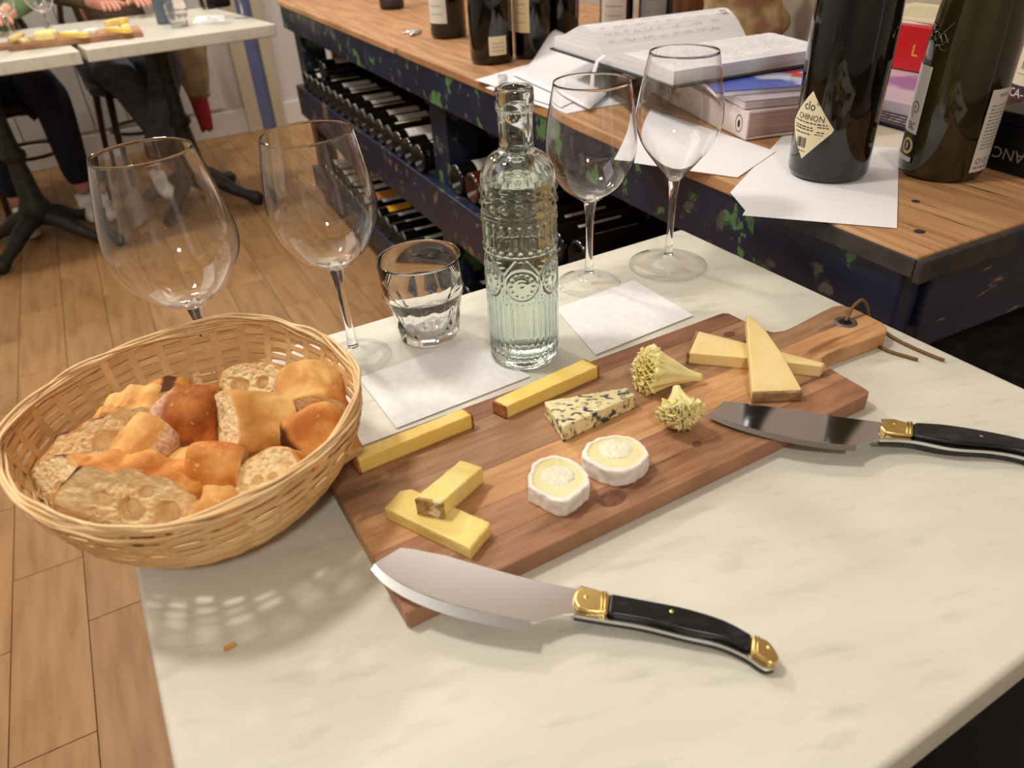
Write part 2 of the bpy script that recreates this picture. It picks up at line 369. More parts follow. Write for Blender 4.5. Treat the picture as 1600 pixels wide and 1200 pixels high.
# ------------------------------------------------------------------ marble tables
P1, P2, P3, P4 = at(1065, 357, TZ), at(157, 627, TZ), at(1942, 763, TZ), at(418, 1958, TZ)
def slab_top(root, quad, th, name='table_top'):
    vs = [Vector(p) for p in quad]
    return MB().prism([(v.x, v.y) for v in vs], TZ - th, TZ).build(name, marble, root, shift=W, bevel=.0045, segs=3, smooth=True, angle=.7)
def pedestal(root, c, ang):
    M = Matrix.Translation((c.x, c.y, 0)) @ Matrix.Rotation(ang, 4, 'Z')
    mb = MB(); mb.lathe([(.03, .1), (.055, .13), (.06, .16), (.042, .2), (.034, .3), (.03, .34), (.044, .355), (.044, .375), (.03, .39), (.026, .55), (.03, .62), (.05, .64), (.03, .66), (.03, .69)], 20, cap0=True, cap1=True)
    mb.v = [M @ v for v in mb.v]; mb.build('column', iron, root, shift=W, smooth=True, angle=.8)
    for k in range(4):
        a = k * PI / 2 + PI / 4; d = Vector((math.cos(a), math.sin(a), 0)); mb = MB()
        pa = [d * .01 + Vector((0, 0, .12)), d * .06 + Vector((0, 0, .12)), d * .11 + Vector((0, 0, .10)), d * .17 + Vector((0, 0, .065)), d * .22 + Vector((0, 0, .045)), d * .26 + Vector((0, 0, .032)), d * .29 + Vector((0, 0, .024))]
        mb.tube(pa, [.03, .034, .032, .026, .022, .032, .022], 10)
        mb.v = [M @ Vector((v.x, v.y, max(v.z, .001))) for v in mb.v]; mb.build('foot', iron, root, shift=W, smooth=True)
    mb = MB()
    for k in range(2):
        a = k * PI / 2 + PI / 4; d = Vector((math.cos(a), math.sin(a), 0)) * .24
        mb.tube([d + Vector((0, 0, .69)), Vector((0, 0, .68)), -d + Vector((0, 0, .69))], .014, 8)
    mb.v = [M @ v for v in mb.v]; mb.build('top_bracket', iron, root, shift=W)
t1c = (P1 + P2 + P3 + P4) / 4
tb = empty('bistro_table', (t1c.x, t1c.y, 0)); tag(tb, 'cream marble topped table carrying the cheese board and bread basket', 'table')
slab_top(tb, [P1, P2, P4, P3], .034); pedestal(tb, t1c, 28.45 * RT)
T2A = 34 * RT; tu = Vector((math.cos(T2A), math.sin(T2A), 0)); tv = Vector((-tu.y, tu.x, 0))
q2 = at(430, 37, TZ); W2, D2 = .655, .80
def t2(u, v, z=TZ): return Vector((q2.x - tu.x * u + tv.x * v, q2.y - tu.y * u + tv.y * v, z))
tr = empty('bistro_table', t2(W2 / 2, D2 / 2, 0)); tag(tr, 'far marble table on iron pedestal, in front of the person in grey jeans', 'table', 'marble tables in the back')
slab_top(tr, [t2(0, 0), t2(0, D2), t2(W2, D2), t2(W2, 0)], .042); pedestal(tr, t2(W2 / 2, D2 / 2 + .08, 0), T2A)
tr = empty('bistro_table', t2(W2 * 1.5 + .02, D2 / 2, 0)); tag(tr, 'far marble table cut by the picture edge, in front of the person in green', 'table', 'marble tables in the back')
slab_top(tr, [t2(W2 + .018, -.012), t2(W2 + .018, D2 - .01), t2(2 * W2 + .018, D2 - .01), t2(2 * W2 + .018, -.012)], .042); pedestal(tr, t2(W2 * 1.5 - .02, D2 / 2 + .02, 0), T2A)

# ------------------------------------------------------------------ text as mesh
def text_geo(s, size, align='LEFT'):
    c = bpy.data.curves.new('t', 'FONT'); c.body = s; c.size = size; c.align_x = align; c.resolution_u = 2
    o = bpy.data.objects.new('t', c); COL.objects.link(o); bpy.context.view_layer.update()
    me = bpy.data.meshes.new_from_object(o.evaluated_get(bpy.context.evaluated_depsgraph_get()))
    vs = [v.co.copy() for v in me.vertices]; fs = [tuple(p.vertices) for p in me.polygons]
    bpy.data.objects.remove(o); bpy.data.curves.remove(c); bpy.data.meshes.remove(me)
    return vs, fs
def add_text(mb, s, size, x, y, fn, align='LEFT', sx=1):
    vs, fs = text_geo(s, size, align); mb.add([fn(x + v.x * sx, y + v.y) for v in vs], fs)
def lines(mb, x0, x1, y, h, fn, rnd=random, n=0):
    x = x0
    while x < x1:                       # a row of word-like dashes for print too small to read
        wd = rnd.uniform(2, 6) * h
        xe = min(x + wd, x1); k = max(1, int((xe - x) / .002))
        for i in range(k):
            a = x + (xe - x) * i / k; b = x + (xe - x) * (i + 1) / k
            mb.add([fn(a, y), fn(b, y), fn(b, y + h), fn(a, y + h)], [(0, 1, 2, 3)])
        x = xe + h * 1.1
def patch(mb, x0, x1, y0, y1, fn, nx=16, ny=2):
    mb.grid([[fn(x0 + (x1 - x0) * i / nx, y0 + (y1 - y0) * j / ny) for i in range(nx + 1)] for j in range(ny + 1)], False)
def poly_patch(mb, pts, fn, n=14):
    # convex outline filled by horizontal rows
    ys = [p[1] for p in pts]; y0, y1 = min(ys), max(ys); rows = []
    for j in range(n + 1):
        y = y0 + (y1 - y0) * (j + .001) / (n + .002); xs = []
        for i in range(len(pts)):
            a, b = pts[i], pts[(i + 1) % len(pts)]
            if (a[1] - y) * (b[1] - y) <= 0 and a[1] != b[1]: xs.append(a[0] + (b[0] - a[0]) * (y - a[1]) / (b[1] - a[1]))
        xa, xb = min(xs), max(xs); rows.append([fn(xa + (xb - xa) * i / 12, y) for i in range(13)])
    mb.grid(rows, False)

# ------------------------------------------------------------------ the workbench wine rack
bench = empty('workbench', bn(BL / 2, .38, 0)); tag(bench, 'long navy painted workbench with worn wooden top and wine shelves', 'workbench')
def bpart(a, b, name, m, bev=.003, **k): return MB().box(a, b, BENCH).build(name, m, bench, shift=W, bevel=bev, **k)
for a, b in ((-.005, .255), (.258, .515), (.518, .76)):
    bpart((-.012, a, BZ - .018), (BL + .01, b, BZ), 'plank', bench_wood, .003)
bpart((-.022, -.008, BZ - .026), (-.0125, .76, BZ - .001), 'edge_strip', edge_dark, .002); bpart((-.012, -.0085, BZ - .022), (.16, -.0055, BZ - .002), 'edge_strip', edge_dark, .001)
bpart((.0, .0, BZ - .098), (BL, .032, BZ - .0185), 'apron', navy_green)
bpart((.0, .735, BZ - .098), (BL, .757, BZ - .0185), 'apron', navy)
bpart((-.008, .034, BZ - .125), (.022, .733, BZ - .0185), 'apron', navy_streak)
bpart((BL - .03, .034, BZ - .125), (BL, .733, BZ - .0185), 'apron', navy)
for s0 in (-.006, 1.295, BL - .105):
    for v0 in (.034, .64):
        mm = navy_green
        bpart((s0 + (.029 if s0 < 0 else .004), v0, 0.001), (s0 + .105, v0 + .09, BZ - .019), 'leg', mm if v0 < .1 else navy, .004)
for z0, z1 in ((.372, .49), (.07, .16)):
    bpart((.002, .002, z0), (BL - .002, .032, z1), 'rail', navy_chip)
    bpart((.002, .735, z0), (BL - .002, .757, z1), 'rail', navy)
    for a, b in ((.128, .33), (.334, .53), (.534, .64)):
        bpart((.02, a, z1 - .03), (BL - .02, b, z1 - .012), 'shelf_board', edge_dark, .001)
bpart((BL - .13, .14, .50), (BL - .115, .60, .76), 'back_panel', mat('orange_wood', (196, 124, 70), (180, 108, 58), scale=8, stretch=(1, 6, 1)), .001)
for s, v, r_ in [(.03, .05, .006), (.09, .30, .007), (.12, .06, .009), (.05, .34, .006), (.16, .05, .007), (.14, .32, .008), (.09, .12, .005), (.2, .33, .006), (.3, .36, .006)]:
    mb = MB().lathe([(r_, 0), (r_ * .7, .0006)], 12, (0, 0, 0), cap0=True, cap1=True); c = bn(s, v, BZ + .0001); mb.v = [x + c for x in mb.v]
    mb.build('nail_hole', edge_dark, bench, shift=W)
mb = MB().lathe([(.004, 0), (.01, .004), (.02, .008), (.022, .016), (.012, .024)], 18, cap1=True)
kM = BENCH @ Matrix.Translation((-.008, .155, .545)) @ Matrix.Rotation(-PI / 2, 4, 'Y'); mb.v = [kM @ v for v in mb.v]; mb.build('knob', iron, bench, shift=W, smooth=True)

# ------------------------------------------------------------------ wine bottles
BURG = [(.0405, .003), (.0425, .008), (.0425, .15), (.0415, .17), (.037, .19), (.029, .213), (.021, .235), (.0165, .255), (.0145, .275), (.0140, .288)]
BORD = [(.0360, .003), (.0375, .008), (.0375, .185), (.036, .197), (.030, .211), (.021, .222), (.016, .232), (.0145, .25), (.0140, .282)]
FLUTE = [(.0405, .003), (.0425, .008), (.0427, .10), (.0420, .14), (.0395, .17), (.034, .205), (.026, .245), (.019, .28), (.0155, .305), (.0142, .325)]
def bottle(name, prof, glassm, capm, n=40, base_punt=True):
    r = empty(name)
    p = ([(.0001, .032), (.010, .029), (.020, .019), (.028, .005)] if base_punt else []) + [(prof[0][0] - .004, .0006)] + prof
    # densify
    MB().lathe(p, n).build('body', glassm, r, smooth=True, angle=1.0)
    R, Z = prof[-1]
    MB().lathe([(R + .0008, Z - .045), (R + .001, Z), (R + .0018, Z + .004), (R + .0018, Z + .014), (R - .002, Z + .016), (.0005, Z + .016)], 24).build('capsule', capm, r, smooth=True, angle=.7)
    return r
def cylfn(Rr, a0, z0=0, dr=.0004):
    return lambda x, y: Vector(((Rr + dr) * math.cos(a0 + x / Rr), (Rr + dr) * math.sin(a0 + x / Rr), z0 + y))
cap_black = mat('black_capsule', (20, 20, 22), rough=.35)
cap_white = mat('wax_capsule', (190, 180, 160), rough=.5)
cap_red = mat('dark_red_capsule', (70, 20, 24), rough=.35)

# hero bottle: sparkling style, diamond label
h1 = bottle('wine_bottle', BURG, dark_glass, cap_black, 64); tag(h1, 'dark wine bottle with cream diamond label standing on white sheets', 'bottle')
h1.location = at(1291, 270, BZ + .0012)
h1.scale = (1.12, 1.12, 1.16)
va = math.atan2(-h1.location.y, -h1.location.x)     # direction from bottle to camera
f1 = cylfn(.0425, va - 40 * RT, .056)
mb = MB(); poly_patch(mb, [(0, -.033), (.030, .0), (.0, .035), (-.030, .0)], f1, 20); lb = mb.build('label', paper2, h1)
f1b = cylfn(.0425, va - 40 * RT, .056, .0007); mb = MB()
add_text(mb, 'clo°', .0125, .0015, .0165, f1b, 'CENTER'); add_text(mb, 'CHINON', .0085, .0015, .0065, f1b, 'CENTER')
for yy, xa, xb in ((.0035, -.022, .022), (-.001, -.02, .008), (-.0035, -.02, .008), (-.0075, -.018, .006)): lines(mb, xa, xb, yy, .0011, f1b)
for yy, xa, xb in ((.001, .012, .024), (-.004, .012, .02), (-.0065, .010, .019)): lines(mb, xa, xb, yy, .0009, f1b)
x = -.012
while x < .002: patch(mb, x, x + random.choice((.0004, .0007, .001)), -.0215, -.0115, f1b, 1, 1); x += .0016
lines(mb, -.008, .002, -.0255, .001, f1b)
mb.build('print', ink, lb)
# hero bottle: olive, with front and back labels
h2 = bottle('wine_bottle', FLUTE, olive_glass, cap_black, 64); tag(h2, 'olive green wine bottle with blue and yellow badge standing on bare bench wood', 'bottle')
h2.location = at(1466, 268, BZ + .0006); va = math.atan2(-h2.location.y, -h2.location.x)
h2.scale = (1.13, 1.13, 1.10)
f2 = cylfn(.0426, va - 62 * RT, .020); f2b = cylfn(.0426, va - 62 * RT, .020, .0007)
mb = MB(); patch(mb, -.018, .013, .026, .095, f2, 12, 2); lb = mb.build('front_label', label_w, h2); mb = MB()
sp = [(.010 - .6 * .008 * t * math.cos(t * 9), .05 + .008 * t * math.sin(t * 9)) for t in [i / 40 for i in range(1, 41)]]
for k, (cx, cy) in enumerate(((.002, .052),)):
    for i in range(39):
        def q(i, w): t = i / 39; return f2b(cx + (.0085 * t + w) * math.cos(t * 11), cy + (.0085 * t + w) * math.sin(t * 11))
        mb.add([q(i, 0), q(i + 1, 0), q(i + 1, .0011), q(i, .0011)], [(0, 1, 2, 3)])
add_text(mb, 'TIC', .010, .001, .030, f2b, 'CENTER'); mb.build('print', mat('brown_ink', (110, 70, 60), rough=.6), lb)
mb = MB(); patch(mb, -.018, .016, -.004, .0255, f2, 12, 2); bd = mb.build('badge_label', black_m, h2)
def disk(mb, cx, cy, r0, r1, fn, n=24): mb.grid([[fn(cx + r_ * math.cos(2 * PI * i / n), cy + r_ * math.sin(2 * PI * i / n)) for i in range(n)] for r_ in (r0, r1)], True)
mb = MB(); disk(mb, .004, .0125, .0058, .0088, f2b); mb.build('badge_ring', mat('badge_yellow', (226, 206, 70), rough=.5), bd)
mb = MB(); disk(mb, .004, .0125, .0001, .0050, f2b); mb.build('badge_disc', mat('badge_blue', (20, 50, 130), rough=.5), bd)
f2c = cylfn(.0426, va - 62 * RT, .020, .0010); mb = MB(); patch(mb, .0028, .0052, .0095, .0155, f2c, 2, 1); mb.build('badge_figure', label_w, bd)
mb = MB(); patch(mb, -.018, .014, -.0035, .0015, f2b, 10, 1); mb.build('badge_strip', label_w, bd)
f3 = cylfn(.0427, va + 62 * RT, .012); f3b = cylfn(.0427, va + 62 * RT, .012, .0007)
mb = MB(); patch(mb, -.016, .022, 0, .085, f3, 12, 2); lb = mb.build('back_label', label_w, h2); mb = MB()
add_text(mb, 'WHITE', .005, -.006, .077, f3b)
for k in range(13): lines(mb, -.012, .018, .068 - k * .0036, .0011, f3b)
for k in range(3): disk(mb, -.009 + k * .009, .012, .0022, .0032, f3b, 12)
lines(mb, -.013, .016, .004, .0016, f3b); mb.build('print', ink_grey, lb)
mb = MB()
def cone2(x, y):
    z = .20 + y; prof = FLUTE; r_ = prof[-1][0]
    for (ra, za), (rb, zb) in zip(prof, prof[1:]):
        if za <= z <= zb: r_ = ra + (rb - ra) * (z - za) / (zb - za)
    a = va - 58 * RT + x / .03; return Vector(((r_ + .0008) * math.cos(a), (r_ + .0008) * math.sin(a), z))
disk(mb, 0, .012, .0001, .013, cone2, 24); mb.build('gold_sticker', gold, h2)
mb = MB()
for k in range(5): mb.tube([cone2(-.006 + .02 * t, -.062 + k * .003 + .012 * math.sin(t * 3 + k)) for t in (0, .25, .5, .75, 1)], .0006, 5)
mb.build('embossed_crest', olive_glass, h2)

def std_bottle(prof, capm, lab, wlab, zl, ang, texts=(), gm=dark_glass):
    r = bottle('wine_bottle', prof, gm, capm, 40); Rr = prof[2][0]
    f = cylfn(Rr, ang, 0); fb = cylfn(Rr, ang, 0, .0007)
    mb = MB(); patch(mb, -wlab / 2, wlab / 2, zl[0], zl[1], f, 14, 2); lb = mb.build('label', lab, r)
    mb = MB()
    for s, size, y in texts: add_text(mb, s, size, 0, y, fb, 'CENTER')
    for k in range(3 if not texts else 2): lines(mb, -wlab * .32, wlab * .32, zl[0] + (zl[1] - zl[0]) * (.22 + .2 * k), .0013, fb)
    mb.build('print', ink_grey, lb)
    return r
def put_bottle(px, py, label, *a, group=None, **k):
    loc = at(px, py, BZ + .0006); va = math.atan2(-loc.y, -loc.x); args = list(a); args[5] = va + args[5] * RT
    r = std_bottle(*args, **k); r.location = loc; r.scale = (1.12, 1.12, 1.1); tag(r, label, 'bottle', group); return r
put_bottle(613, 13, 'black wine bottle at the far middle of the bench top, only its base seen', BORD, cap_black, mat('dark_label', (56, 44, 48), rough=.6), .06, (.012, .075), 0)
put_bottle(702, 57, 'wine bottle with a long white label beside the steel corkscrew', BURG, cap_black, label_w, .052, (.034, .12), -38)
put_bottle(769, 96, 'front black bottle with a small square cream label low on its glass', BURG, cap_black, paper2, .036, (.018, .052), 18)
put_bottle(832, 88, 'dark bottle with tall cream label just behind the small square label one', BORD, cap_black, mat('beige_label', (222, 196, 150), rough=.6), .038, (.05, .13), -35)
put_bottle(876, 76, 'unlabelled looking black bottle right of the tall cream label bottle', BORD, cap_black, mat('grey_label', (120, 112, 112), rough=.6), .03, (.06, .12), 75)
put_bottle(962, 52, 'bottle with white label standing directly behind the open notebook', BORD, cap_black, label_w, .06, (.02, .115), -12)
put_bottle(1022, 50, 'bottle with grey label and round dark crest behind the open notebook', BORD, cap_black, mat('silver_label', (150, 150, 152), rough=.4), .062, (.025, .13), -10)
put_bottle(1398, 52, 'black bottle with white label standing behind the red dictionary', BORD, cap_black, label_w, .05, (.055, .12), 0)
rb = std_bottle(BURG, cap_black, mat('pale_label', (214, 206, 186), rough=.6), .06, (.075, .15), -PI / 2, ())
rb.location = at(1619, 188, BZ + .0006); rb.scale = (1.12, 1.12, 1.12); tag(rb, 'dark bottle with pale and purple label at the right edge, behind the black case', 'bottle')
va = math.atan2(-rb.location.y, -rb.location.x)
lbo = [c for c in kids(rb) if c.name.startswith('label')][0]; lbo.rotation_euler = (0, 0, 0)
for c in [c for c in kids(rb) if c.name.startswith('label')]:
    for g in kids(c): bpy.data.objects.remove(g)
    bpy.data.objects.remove(c)
f = cylfn(.0425, va - 18 * RT); fb = cylfn(.0425, va - 18 * RT, 0, .0007)
mb = MB(); patch(mb, -.036, .04, .035, .11, f, 16, 2); lb = mb.build('label', mat('pale_label2', (222, 214, 192), rough=.6), rb)
mb = MB(); add_text(mb, 'IRA', .014, -.026, .066, fb); add_text(mb, '2', .007, -.01, .052, fb); lines(mb, -.03, .03, .060, .0006, fb); mb.build('print', mat('sepia_ink', (80, 66, 60), rough=.6), lb)
mb = MB(); patch(mb, -.036, .04, .03, .047, fb, 16, 1); bb = mb.build('label_band', mat('purple_band', (66, 44, 62), rough=.6), lb)
fc = cylfn(.0425, va - 18 * RT, 0, .001); mb = MB(); add_text(mb, 'CA-O', .0145, -.034, .033, fc); mb.build('band_print', label_w, lb)

# a reference row bottle lying down, base towards the room (local: base at y=0, neck to +y)
def lying(prof, lab, zl, wlab, ang, capm, gm=dark_glass):
    r = std_bottle(prof, capm, lab, wlab, zl, ang, (), gm)
    r.rotation_mode = 'XYZ'; r.rotation_euler = (-PI / 2, 0, 0)
    return r
shelf_labels = [label_w, paper2, label_w, mat('ivory_label', (206, 200, 184), rough=.6), mat('orange_label', (214, 140, 60), rough=.6), yellow, mat('pink_label', (206, 190, 190), rough=.6)]
protos = []
names_l = ['white', 'cream', 'white', 'ivory', 'orange', 'yellow', 'pinkish']
def shelf_bottle(s, z, k, yaw=0, v=.04, labtxt='', group='', lab=None, wl=.06, zl=(.05, .13), roll=0, prof=BORD, gm=dark_glass):
    key = (k, lab.name if lab else '', wl, zl, roll, prof is BORD)
    src = None
    for kk, o in protos:
        if kk == key: src = o
    if src is None:
        # label faces up: local angle so that after laying down it points to +Z
        r = std_bottle(prof, (cap_black, cap_red, cap_white)[k % 3], lab or shelf_labels[k], wl, zl, PI / 2 + roll * RT, (), gm); protos.append((key, r)); o = r
    else: o = copy_tree(src)
    R_ = prof[2][0] + .0003
    c_ = bn(s, v, z + R_)
    M = Matrix(((BU.x, 0, BV.x, 0), (BU.y, 0, BV.y, 0), (0, 1, 0, 0), (0, 0, 0, 1)))
    M = Matrix.Translation(c_) @ Matrix.Rotation(yaw * RT, 4, 'Z') @ M
    o.location, o.rotation_euler = M.translation, M.to_euler()
    tag(o, labtxt, 'bottle', group)
    return o
rnd = random.Random(3)
up = [(2.655, 1), (2.575, 0), (2.495, 0), (2.415, 1), (2.335, 0), (2.255, 3), (2.175, 0), (2.095, 3), (2.015, 2), (1.935, 6), (1.855, 6), (1.775, 3), (1.695, 1), (1.615, 0), (1.535, 2), (1.455, 0)]
labs_u = ['darker capped bottle at the far end', 'bottle with broad white label', 'bottle with wide white label', 'bottle with cream label', 'bottle with long white label']
ordn = ['first', 'second', 'third', 'fourth', 'fifth', 'sixth', 'seventh', 'eighth', 'ninth', 'tenth', 'eleventh', 'twelfth', 'thirteenth', 'fourteenth', 'fifteenth', 'sixteenth']
for i, (s, k) in enumerate(up):
    zl = (.03, .11) if i in (1, 2, 12, 13) else ((.06, .16) if i % 3 else (.045, .15))
    wl = .06 if i in (1, 2, 11, 13, 14) else .03 + .01 * (i % 3)
    shelf_bottle(s, .49, k, 0, .006, 'bottle with %s label lying on the upper shelf, %s from the bench far end' % (names_l[k], ordn[i]), 'bottles lying on the upper shelf', zl=zl, wl=wl, roll=(-12, 8, -4)[i % 3])
shelf_bottle(2.455, .49 + .0655, 0, 0, .03, 'bottle with white label lying on top of the upper shelf row', 'bottles lying on the upper shelf', zl=(.05, .12), wl=.065)
amber = mat('amber_glass', (70, 30, 14), rough=.08, coat=.5)
up2 = [(1.235, 0), (1.155, 6), (1.075, 2), (.995, 0), (.915, 3), (.835, 1), (.755, 0), (.675, 2), (.595, 3), (.515, 1), (.435, 0), (.355, 6), (.275, 2), (.195, 0)]
for i, (s, k) in enumerate(up2):
    dark = i > 1
    shelf_bottle(s, .49, k, 0, .02 + .006 * (i % 3), ('bottle with %s label right of the middle leg, upper shelf, %s from it' if not dark else 'black bottle with narrow %s label on the upper shelf, %s from the middle leg') % (names_l[k], ordn[i]),
                 'bottles lying right of the middle leg', zl=(.05, .15), wl=.07 if not dark else .006, roll=0 if not dark else (25, -20, 40)[i % 3], gm=amber if i == 1 else dark_glass)
lo_ = [(2.575, 0), (2.495, 6), (2.415, 1), (2.335, 0), (2.255, 3), (2.175, 0), (2.095, 4), (2.015, 6), (1.935, 5), (1.855, 6), (1.775, 2), (1.695, 0), (1.615, 3), (1.535, 2), (1.455, 0)]
for i, (s, k) in enumerate(lo_):
    shelf_bottle(s, .16, k, 0, .006, 'bottle with %s label lying on the lower shelf, %s from the bench far end' % (names_l[k], ordn[i]), 'bottles lying on the lower shelf',
                 zl=(.05, .15) if k != 5 else (.04, .12), wl=(.055 if k in (5, 4) else (.016 if i > 8 else .045)), roll=(10, -8, 0)[i % 3])
for i in range(9):
    s = 1.235 - i * .082
    shelf_bottle(s, .16, (0, 5, 2)[i % 3], 0, .02, 'dark bottle on the lower shelf right of the middle leg, %s from it' % ordn[i], 'bottles low right of the middle leg', wl=.02)

# ------------------------------------------------------------------ things on the bench
def sheet(pts, z, name='paper_sheet', m=paper, th=.0003, parent=None, label=None, wav=.0006, cat='paper', group='loose paper sheets on the bench', seed=0):
    """thin sheet from a quad of points, with a soft buckle"""
    a, b, c, d = [Vector((p[0], p[1], 0)) for p in pts]; rows = []; n = 14
    def P(i, j, dz):
        u, v = i / n, j / n; p = a * (1 - u) * (1 - v) + b * u * (1 - v) + c * u * v + d * (1 - u) * v
        h = wav * (.5 + .5 * nz(p.x * 9 + seed, p.y * 9, seed)) * (1 if wav else 0)
        return Vector((p.x, p.y, z + h + dz))
    top = [[P(i, j, th) for i in range(n + 1)] for j in range(n + 1)]; bot = [[P(i, j, 0) for i in range(n + 1)] for j in range(n + 1)]
    mb = MB().grid(top, False); mb.grid(bot, False)
    ring = [(i, 0) for i in range(n)] + [(n, j) for j in range(n)] + [(n - i, n) for i in range(n)] + [(0, n - j) for j in range(n)]
    mb.grid([[top[j][i] for i, j in ring], [bot[j][i] for i, j in ring]], True)
    o = mb.build(name, m, parent, smooth=True, angle=.5, shift=W if parent else True, weld=True)
    if label: tag(o, label, cat, group)
    return o
def pxy(*pts, z=BZ): return [at(x, y, z) for x, y in pts]
sheet(pxy((1160, 338), (1401, 358), (1404, 232), (1222, 225)), BZ + .0006, label='white sheet under the diamond label bottle, overhanging the bench edge', seed=1)
sheet(pxy((1141, 301), (1165, 330), (1345, 262), (1230, 205)), BZ + .0001, wav=.0003, label='white sheet half hidden beneath the bottle sheet, corner pointing left', seed=2)
sheet(pxy((962, 252), (1152, 279), (1212, 238), (1010, 170)), BZ + .0009, wav=.0005, label='white sheet behind the right glass, beside the pale book', seed=3)
sheet(pxy((1335, 210), (1400, 258), (1450, 215), (1380, 190)), BZ + .0003, wav=.0002, label='cream sheet corner between the two upright bottles', m=mat('cream_paper', (226, 216, 198), rough=.7), seed=4)
sheet(pxy((742, 128), (868, 170), (1010, 120), (870, 88)), BZ + .001, label='top white sheet of the loose pile by the embossed bottle', wav=.004, seed=5)
sheet(pxy((758, 138), (880, 178), (1000, 158), (868, 110)), BZ + .0003, label='creased white sheet beneath the loose pile, near bench edge', wav=.001, seed=6)
# curled sheet
mb = MB(); A_, B_, C_ = at(800, 122, BZ), at(868, 86, BZ), at(985, 128, BZ); rows = []
e1 = (B_ - A_); e2 = (C_ - B_)
for j in range(9):
    v = j / 8; rows.append([A_ + e2 * v + e1 * (i / 12) + Vector((0, 0, .008 + .045 * smooth(.3, 1, i / 12) * (1 - .5 * v))) for i in range(13)])
mb.grid(rows, False); mb.build('paper_sheet', paper, smooth=True); o = COL.objects[-1]; 
o.modifiers.new('s', 'SOLIDIFY').thickness = .0003; tag(o, 'white sheet curling up beside the magazine stack', 'paper', 'loose paper sheets on the bench')

# pale book (lying flat), magazine, blue leaflet, open notebook
bkA = at(1167, 221, BZ); bkB = at(975, 124, BZ + .0); sp = (bkB - bkA).normalized(); side = Vector((sp.y, -sp.x, 0)); SL = (bkB - bkA).length * .86; BW = .215
book = empty('hardback_book', bkA); tag(book, 'thick pale pink book lying flat with black spine lettering', 'book')
bM = Matrix(((sp.x, side.x, 0, bkA.x), (sp.y, side.y, 0, bkA.y), (0, 0, 1, BZ + .0015), (0, 0, 0, 1)))
pinkcov = mat('pale_book_cover', (222, 206, 200), rough=.5)
def bk(a, b, n, m, r=book, M=bM, bev=.001): return MB().box(a, b, M).build(n, m, r, shift=W, bevel=bev)
bk((0, 0, 0), (SL, BW, .003), 'cover', pinkcov); bk((0, 0, .037), (SL, BW, .040), 'cover', pinkcov)
spn = bk((0, -.003, 0), (SL, .001, .040), 'spine', pinkcov); bk((.004, .001, .0032), (SL - .004, BW - .005, .0368), 'pages', mat('pink_pages', (206, 176, 168), (186, 152, 144), scale=400, stretch=(.01, .01, 1), rough=.8))
mb = MB(); fs = lambda x, y: bM @ Vector((SL * .72 - x, -.0034, .013 + y))
add_text(mb, 'Tasting & Wine', .021, -.035, 0, lambda x, y: fs(x, y), 'LEFT', .8)
cx = -(.72 * SL) + .03
disk(mb, SL * .72 - .022, .007, .0085, .0095, lambda x, y: bM @ Vector((SL * .72 - x, -.0034, .012 + (y - .007) * 1.3 + .007)), 20)
disk(mb, SL * .72 - .022, .007, .0001, .0035, lambda x, y: bM @ Vector((SL * .72 - x, -.0034, .012 + (y - .007) * 1.6 + .007)), 14)
mb.build('print', ink, spn)
zc = BZ + .0425
mag = empty('magazine', bkA + Vector((0, 0, .042))); tag(mag, 'glossy magazine with white and red cover lying on the pale book', 'magazine')
mgM = bM @ Matrix.Translation((.01, -.005, .0405)) @ Matrix.Rotation(5 * RT, 4, 'Z')
MB().box((0, .0, 0), (.29, .21, .012), mgM).build('pages', mat('magazine_pages', (216, 206, 206), (196, 184, 186), scale=300, stretch=(.01, .01, 1), rough=.6), mag, shift=W, bevel=.002)
MB().box((-.002, -.002, .0121), (.292, .212, .0129), mgM).build('cover', mat('magazine_cover', (206, 196, 202), (176, 166, 182), scale=9, rough=.25, c3=(190, 44, 40), s3=9, lo3=.62, hi3=.64), mag, shift=W)
mg2 = empty('magazine', bkA + Vector((0, 0, .06))); tag(mg2, 'blue magazine between the notebook and the white magazine', 'magazine')
m2M = bM @ Matrix.Translation((.045, -.022, .0537)) @ Matrix.Rotation(9 * RT, 4, 'Z')
MB().box((0, .0, 0), (.30, .21, .006), m2M).build('pages', paper, mg2, shift=W, bevel=.001)
MB().box((-.001, -.001, .0061), (.301, .211, .0069), m2M).build('cover', mat('blue_cover', (66, 92, 186), (200, 206, 226), scale=7, rough=.25, lo=.5, hi=.54, c3=(196, 50, 44), s3=10, lo3=.66, hi3=.68), mg2, shift=W)
# open notebook
zn = BZ + .0625
G0 = at(948, 92, zn + .012); G1 = at(1172, 60, zn + .012)
gd = (G1 - G0).normalized(); gn = Vector((gd.y, -gd.x, 0))           # gn: towards the viewer's right page
if gn.y > 0: gn = -gn
GL = min((G1 - G0).length, .30); nM = Matrix(((gd.x, gn.x, 0, G0.x), (gd.y, gn.y, 0, G0.y), (0, 0, 1, zn), (0, 0, 0, 1)))
nb = empty('notebook', (G0 + G1) / 2); tag(nb, 'open notebook with handwritten pages on top of the book stack', 'notebook')
MB().box((-.006, -.20, 0), (GL + .006, .20, .003), nM).build('cover', black_m, nb, shift=W, bevel=.001)
pagem = mat('notebook_pages', (240, 238, 240), (222, 220, 226), scale=500, stretch=(.01, .01, 1), rough=.7)
def page_h(y, side):
    t = abs(y) / .19
    if side > 0: return .004 + .026 * math.sin(min(1, t * 3.2) * PI / 2) * (1 - .3 * t) 
    return .004 + .052 * math.sin(min(1, t * 2.2) * PI / 2) * (1 - .62 * smooth(.35, 1, t))
